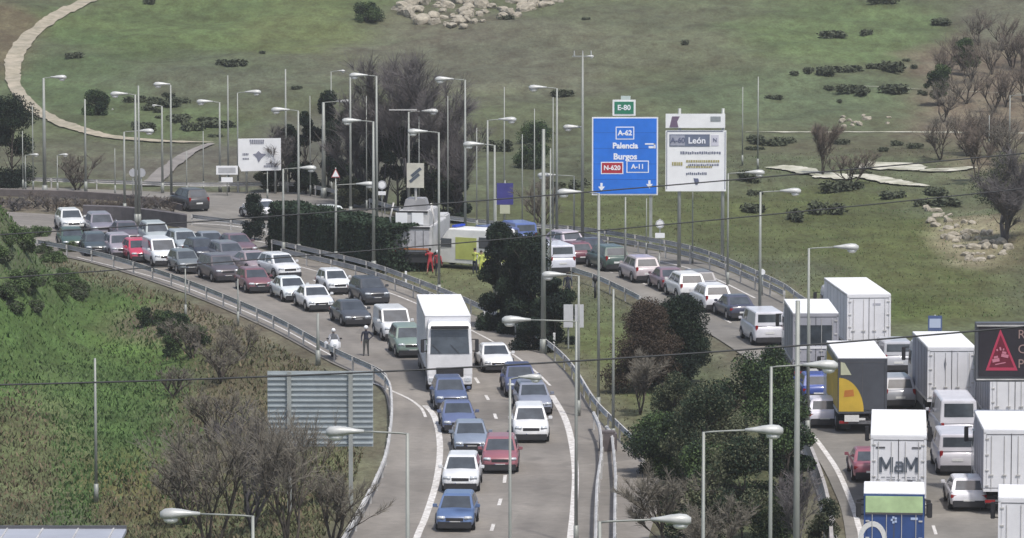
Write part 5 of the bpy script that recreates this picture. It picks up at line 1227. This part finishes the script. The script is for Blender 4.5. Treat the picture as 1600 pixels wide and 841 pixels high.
# ------------------------------------------------------------------ people
skin = mat('skin', (.42, .27, .20), .6, 0, .1, 8); hair = mat('hair_dark', (.03, .022, .018), .7, 0, .2, 9)
def person(px, py, label, shirt, trousers, facing=0, pose='stand', headgear=None, loc=None, legs_apart=.13, vest=None, cat='person'):
    """one continuous skinned figure 1.75 m tall, -Y is where it looks"""
    V_, E_, Rr = [], [], []
    def v(p, r, par=None):
        V_.append(p); Rr.append(r)
        if par is not None: E_.append((par, len(V_)-1))
        return len(V_)-1
    sit = pose == 'ride'
    zp = .93 if not sit else .86
    pel = v((0, 0, zp), .15); ab = v((0, -.01 if not sit else -.06, zp+.18), .125, pel); ch = v((0, 0 if not sit else -.13, zp+.38), .15, ab); nk = v((0, -.01 if not sit else -.19, zp+.55), .062, ch)
    hd = v((0, -.02 if not sit else -.22, zp+.66), .095, nk); ht = v((0, -.01 if not sit else -.21, zp+.77), .085, hd)
    for s_ in (-1, 1):
        sh = v((s_*.19, V_[ch][1], zp+.47), .065, ch)
        if sit: el = (s_*.30, V_[ch][1]-.22, zp+.24); wr = (s_*.30, V_[ch][1]-.48, zp+.18)
        elif pose == 'reach': el = (s_*.27, -.18, zp+.28); wr = (s_*.18, -.40, zp+.36 if s_ > 0 else zp+.15)
        elif pose == 'hip' and s_ > 0: el = (.40, .06, zp+.22); wr = (.20, -.06, zp+.08)
        else: el = (s_*.26, .02, zp+.20); wr = (s_*.27, -.05, zp-.06)
        e = v(el, .045, sh); w_ = v(wr, .032, e); dv = (Vector(wr)-Vector(el)).normalized(); pm_ = v(tuple(Vector(wr)+dv*.07), .036, w_)
        for k in range(4):
            off = Vector((0, .022*(k-1.5), 0)) if not sit else Vector((.022*(k-1.5), 0, 0)); ln = (.075, .09, .085, .065)[k]
            f1 = v(tuple(Vector(wr)+dv*.10+off), .011, pm_); f2 = v(tuple(Vector(wr)+dv*(.10+ln*.6)+off+Vector((0, -.012, -.004))), .009, f1); v(tuple(Vector(wr)+dv*(.10+ln)+off+Vector((0, -.03, -.01))), .008, f2)
        th = v(tuple(Vector(wr)+dv*.05+Vector((-s_*.01, -.045, 0))), .012, w_); v(tuple(Vector(wr)+dv*.09+Vector((-s_*.015, -.06, 0))), .009, th)
        hp = v((s_*.09, 0, zp-.08), .10, pel)
        if sit: kn = v((s_*.20, -.40, zp-.14), .065, hp); an = v((s_*.20, -.28, .36), .045, kn); ft = v((s_*.20, -.33, .30), .045, an); v((s_*.20, -.48, .29), .035, ft)
        else: kn = v((s_*legs_apart*.85, -.01, .49), .065, hp); an = v((s_*legs_apart, .02, .09), .045, kn); ft = v((s_*legs_apart, -.02, .045), .042, an); v((s_*legs_apart*1.1, -.17, .035), .033, ft)
    me = bpy.data.meshes.new('person'); me.from_pydata(V_, E_, []); o = bpy.data.objects.new('person', me); COL.objects.link(o)
    md = o.modifiers.new('s', 'SKIN'); md.use_smooth_shade = True; sub = o.modifiers.new('u', 'SUBSURF'); sub.levels = 1; sub.render_levels = 1
    for i, r in enumerate(Rr): me.skin_vertices[0].data[i].radius = (r, r*(.78 if r > .11 else 1)); me.skin_vertices[0].data[i].use_root = (i == 0)
    dg = bpy.context.evaluated_depsgraph_get(); m2 = bpy.data.meshes.new_from_object(o.evaluated_get(dg)); bpy.data.objects.remove(o); m2.name = 'person'
    m2.materials.clear()
    for q in (shirt, trousers, skin, blackp): m2.materials.append(q)
    for f_ in m2.polygons:
        c = f_.center; z = c.z
        if z > zp+.56: i = 2
        elif z > zp+.02 and abs(c.x) < .24: i = 0
        elif abs(c.x) > .2 and not sit: i = 0 if z > zp-.07 else 2
        elif sit and z > zp: i = 0
        elif z < (.12 if not sit else .36): i = 3
        else: i = 1
        f_.material_index = i; f_.use_smooth = True
    body = bpy.data.objects.new('person', m2); COL.objects.link(body); hx, hy = 0, V_[hd][1]
    body.location = loc or at(px, py); body.rotation_euler = (0, 0, R(facing)); tag(body, label, cat)
    for s_ in (-1, 1): MB().ell((s_*.033, hy-.088, zp+.70), (.012, .008, .009), 8, 6).build('eye', blackp, body, True)
    MB().ell((0, hy-.105, zp+.665), (.013, .018, .022), 8, 6).build('nose', skin, body, True)
    if headgear == 'helmet': MB().ell((0, hy+.005, zp+.74), (.125, .14, .125), 12, 10).build('helmet', signw, body, True)
    elif headgear == 'cap': MB().ell((0, hy+.01, zp+.78), (.10, .115, .06), 12, 8).box((0, hy-.12, zp+.765), (.14, .12, .015)).build('cap', headgear_m, body, True)
    else: MB().ell((0, hy+.02, zp+.75), (.10, .108, .10), 12, 8).build('hair', hair, body, True)
    if vest: MB().loft([[Vector((x*w_, V_[ch][1]*k_+y*d_, z)) for x, y in ((-1, -1), (1, -1), (1, 1), (-1, 1))] for z, w_, d_, k_ in ((zp+.03, .17, .13, .2), (zp+.25, .175, .14, .6), (zp+.45, .17, .13, 1))]).build('vest', vest, body, False, .04)
    return body
headgear_m = mat('cap_navy', (.03, .04, .09), .7)
navyc = mat('cloth_navy', (.02, .025, .045), .8, 0, .2, 8); greyc = mat('cloth_grey_green', (.07, .075, .07), .85, 0, .2, 8); redc = mat('cloth_red', (.42, .04, .05), .8, 0, .15, 8); hv = mat('hi_vis_jacket', (.50, .55, .12), .7, 0, .15, 6)
person(572, 556, 'officer in black with a white helmet standing alone in the road', navyc, greyc, 5, 'hip', 'helmet', legs_apart=.13)
person(672, 428, 'rescuer in red behind the recovery lorry, left one of the two in red', redc, redc, 200, 'reach', legs_apart=.2)
person(684, 432, 'rescuer in red jacket and dark trousers, right one of the two in red', redc, navyc, 160, 'stand', 'helmet')
person(742, 428, 'person in a high-visibility jacket at the open back of the ambulance', hv, navyc, 150, 'reach')
person(752, 432, 'medic in yellow-green bending near the ambulance wheel', hv, hv, 30, 'hip')
person(887, 468, 'officer in navy walking below the police vans', navyc, navyc, 0, 'stand')
# police motorcycle with rider
def motorcycle(px, py, rz, label):
    g = at(px, py); root = thing('motorcycle', label, 'motorcycle', g, R(rz)); wm = paint((.78, .79, .82))
    for yy, nm in ((-.75, 'wheel'), (.75, 'wheel')):
        pts = [Vector((0, yy+.27*math.cos(a), .32+.27*math.sin(a))) for a in [2*math.pi*k/16 for k in range(17)]]; wh = MB().tube(pts, .065, 8).build(nm, rubber, root, True); MB().cyl((-.05, yy, .32), (.05, yy, .32), .20, .20, 12).build('rim', rimm, wh)
    rings = [[Vector((x*w_, y, z0+(z1-z0)*(k+1)/2)) for x, k in ((-1, -1), (-1.1, 0), (-.7, 1), (.7, 1), (1.1, 0), (1, -1))] for y, w_, z0, z1 in ((-.85, .10, .62, .95), (-.65, .27, .48, 1.18), (-.35, .28, .42, 1.08), (0, .20, .36, .98), (.3, .16, .5, .86), (.8, .13, .62, .88), (.95, .07, .68, .82))]
    MB().loft(rings).build('fairing', wm, root, True, 0)
    MB().box((0, .28, .88), (.30, .75, .10)).build('seat', blackp, root, False, .03); MB().box((0, -.02, .42), (.36, .55, .34)).build('engine', greyp, root, False, .04)
    ws = MB(); f_ = [Vector((-.2, -.62, 1.12)), Vector((.2, -.62, 1.12)), Vector((.14, -.46, 1.46)), Vector((-.14, -.46, 1.46))]; ws.loft([f_, [q+Vector((0, .02, .0)) for q in f_]]).build('windshield', glass, root)
    for sx_ in (-1, 1):
        MB().box((sx_*.36, .62, .72), (.22, .5, .38)).build('pannier', wm, root, False, .05)
        MB().cyl((sx_*.06, -.75, .32), (sx_*.10, -.52, 1.0), .03, .03, 8).build('fork', galv, root); MB().tube([(sx_*.08, -.45, 1.08), (sx_*.3, -.40, 1.12), (sx_*.38, -.30, 1.1)], .018, 6).build('handlebar', blackp, root)
        MB().box((sx_*.38, -.52, 1.22), (.16, .05, .09)).build('mirror', blackp, root, False, .02)
    MB().box((0, .85, 1.02), (.42, .36, .32)).build('top_box', wm, root, False, .05); MB().box((0, -.86, .86), (.20, .06, .14)).build('headlight', lampg, root, False, .02)
    return root
m_ = motorcycle(521, 560, 8, 'white police motorcycle stopped beside the left guardrail')
person(0, 0, 'rider in grey and dark clothes seated on the white police motorcycle', mat('cloth_light_grey', (.30, .31, .34), .8, 0, .2, 6), navyc, 8, 'ride', 'helmet', loc=m_.matrix_basis @ Vector((0, .18, .05)))

# ------------------------------------------------------------------ recovery lorry and ambulance on the reservation
g = at(655, 415); root = thing('recovery_lorry', 'white recovery lorry with stacked equipment and a striped board on top', 'lorry', g, R(172)); root.scale = (1.12, 1.12, 1.12)
pw = mat('recovery_white', (.58, .58, .58), .5, 0, .25, 1.2); s_ = F/g.y
y1 = 3.2
MB().box((0, 0, 1.85), (2.5, 6.0, 1.7)).build('body', pw, root, False, .04); MB().box((0, -.2, .75), (1.9, 6.4, .5)).build('chassis', blackp, root)
MB().box((0, -4.0, 1.75), (2.35, 1.8, 2.2)).build('cab', pw, root, False, .08); MB().box((0, -4.88, 2.15), (2.0, .08, .8)).build('windscreen', glass, root)
MB().box((-.1, .9, 3.15), (1.9, 3.4, .95)).build('equipment_box', pw, root, False, .05); MB().box((-.1, 1.6, 3.95), (1.5, 1.6, .75), taper=(.75, .8)).build('upper_housing', mat('recovery_grey', (.33, .33, .34), .6, 0, .3, 1.2), root, False, .05)
for x in (-.85, .25): MB().box((-x*.9-.1, 2.63, 3.15), (.72, .05, .72)).build('white_panel', signw, root, False, .01)
MB().box((0, 3.03, 1.85), (2.2, .05, 1.2)).build('rear_shutter', mat('shutter', (.50, .50, .53), .5, .1, .2, 3), root)
MB().box((0, 3.09, 1.34), (2.1, .02, .09)).build('orange_stripe', mat('stripe_orange', (.45, .16, .05), .5), root); MB().box((0, 2.62, 3.55), (1.9, .06, .10)).box((0, 3.06, 2.62), (2.3, .05, .12)).box((0, 3.06, 1.1), (2.3, .06, .12)).build('dark_trim', blackp, root)
for x in (-.75, -.25, .25, .75): MB().box((x, 3.07, 1.85), (.03, .03, 1.2)).build('shutter_seam', seam, root)
for sx_ in (-1, 1): MB().box((sx_*1.05, 3.05, 1.15), (.25, .06, .2)).build('tail_light', tailr, root); MB().tube([(sx_*1.2, 2.6, 2.0), (sx_*1.35, 2.7, 3.2), (sx_*1.15, 2.6, 4.1)], .06, 6).build('lifting_arm', galv, root, True)
MB().cyl((-.15, 2.2, 4.2), (-.15, 2.2, 5.3), .08, n=8).build('mast', galv, root); bdp = MB().box((-.15, 2.32, 5.75), (1.05, .06, 1.5)).build('board', mat('board_cream', (.62, .60, .52), .6, 0, .15, 2), root)
mb = MB()
for k in range(2): mb.box((-.2+.1*k, 2.36, 5.95-.35*k), (.75, .015, .18), rot=Matrix.Rotation(.7, 3, 'Y'))
mb.build('board_stripe', ink, root)
for yy in (-3.9, 1.0, 2.1):
    for sx_ in (-1, 1): wh = MB().cyl((sx_*.75, yy, .5), (sx_*1.22, yy, .5), .5, n=16).build('wheel', rubber, root, True); MB().cyl((sx_*1.2, yy, .5), (sx_*1.24, yy, .5), .28, n=12).build('rim', rimm, wh)
g = at(736, 418); root = thing('ambulance', 'white-roofed ambulance with yellow-green side panels on the grass', 'ambulance', g, R(238)); 
aw = mat('ambulance_white', (.76, .76, .74), .45, 0, .15, 1); ay = mat('ambulance_yellow', (.52, .56, .16), .5, 0, .2, 1.5)
def rg(y, w_, z0, z1, tz=.94): return [Vector((-w_, y, z0)), Vector((-w_*1.02, y, z0+.5*(z1-z0))), Vector((-w_*tz, y, z1-.06)), Vector((-w_*.8, y, z1)), Vector((w_*.8, y, z1)), Vector((w_*tz, y, z1-.06)), Vector((w_*1.02, y, z0+.5*(z1-z0))), Vector((w_, y, z0))]
MB().loft([rg(-3.0, .82, .4, .95), rg(-2.85, .95, .35, 1.12), rg(-2.3, 1.0, .35, 1.4), rg(-1.55, 1.0, .35, 2.35), rg(-1.2, 1.02, .35, 2.72), rg(2.9, 1.02, .35, 2.75), rg(3.0, .98, .4, 2.6)]).build('body', aw, root, False, .03)
for sx_ in (-1, 1):
    MB().box((sx_*1.035, .25, 1.40), (.03, 1.7, 1.5)).build('side_panel', ay, root); MB().box((sx_*1.035, 2.0, .95), (.03, 1.5, .5)).build('side_stripe', ay, root); MB().box((sx_*1.04, -1.35, 1.72), (.03, .85, .6)).build('side_window', glass, root); MB().box((sx_*1.04, 1.95, 1.85), (.03, 1.3, .75)).build('side_window', glass, root)
    MB().box((sx_*.8, -2.93, .85), (.3, .12, .18)).build('headlight', lampg, root, False, .02)
MB().box((0, 3.02, 1.35), (1.7, .04, 1.6)).build('rear_door', ay, root); MB().box((.42, 3.05, 1.95), (.6, .03, .55)).build('rear_window', glass, root); MB().box((-.42, 3.05, 1.95), (.6, .03, .55)).build('rear_window', glass, root)
f_ = [Vector((-.85, -2.28, 1.47)), Vector((.85, -2.28, 1.47)), Vector((.80, -1.62, 2.28)), Vector((-.80, -1.62, 2.28))]; MB().loft([f_, [q+Vector((0, .03, -.06)) for q in f_]]).build('windscreen', glass, root).location.y = -.03
MB().box((0, -1.0, 2.84), (1.3, .3, .16)).build('light_bar', mat('beacon_blue', (.03, .08, .5), .2), root, False, .04)
for yy in (-2.1, 1.9):
    for sx_ in (-1, 1): wh = MB().cyl((sx_*.80, yy, .36), (sx_*1.05, yy, .36), .36, n=16).build('wheel', rubber, root, True); MB().cyl((sx_*1.04, yy, .36), (sx_*1.07, yy, .36), .21, n=12).build('rim', rimm, wh)
car('hatchback', 706, 404, (.45, .46, .50), 'crashed silver hatchback between the recovery lorry and the ambulance', rz=62, group='vehicles at the accident on the reservation')
car('small_van', 790, 380, (.12, .18, .42), 'blue and white police car on the verge right of the ambulance', rz=200, group='vehicles at the accident on the reservation')
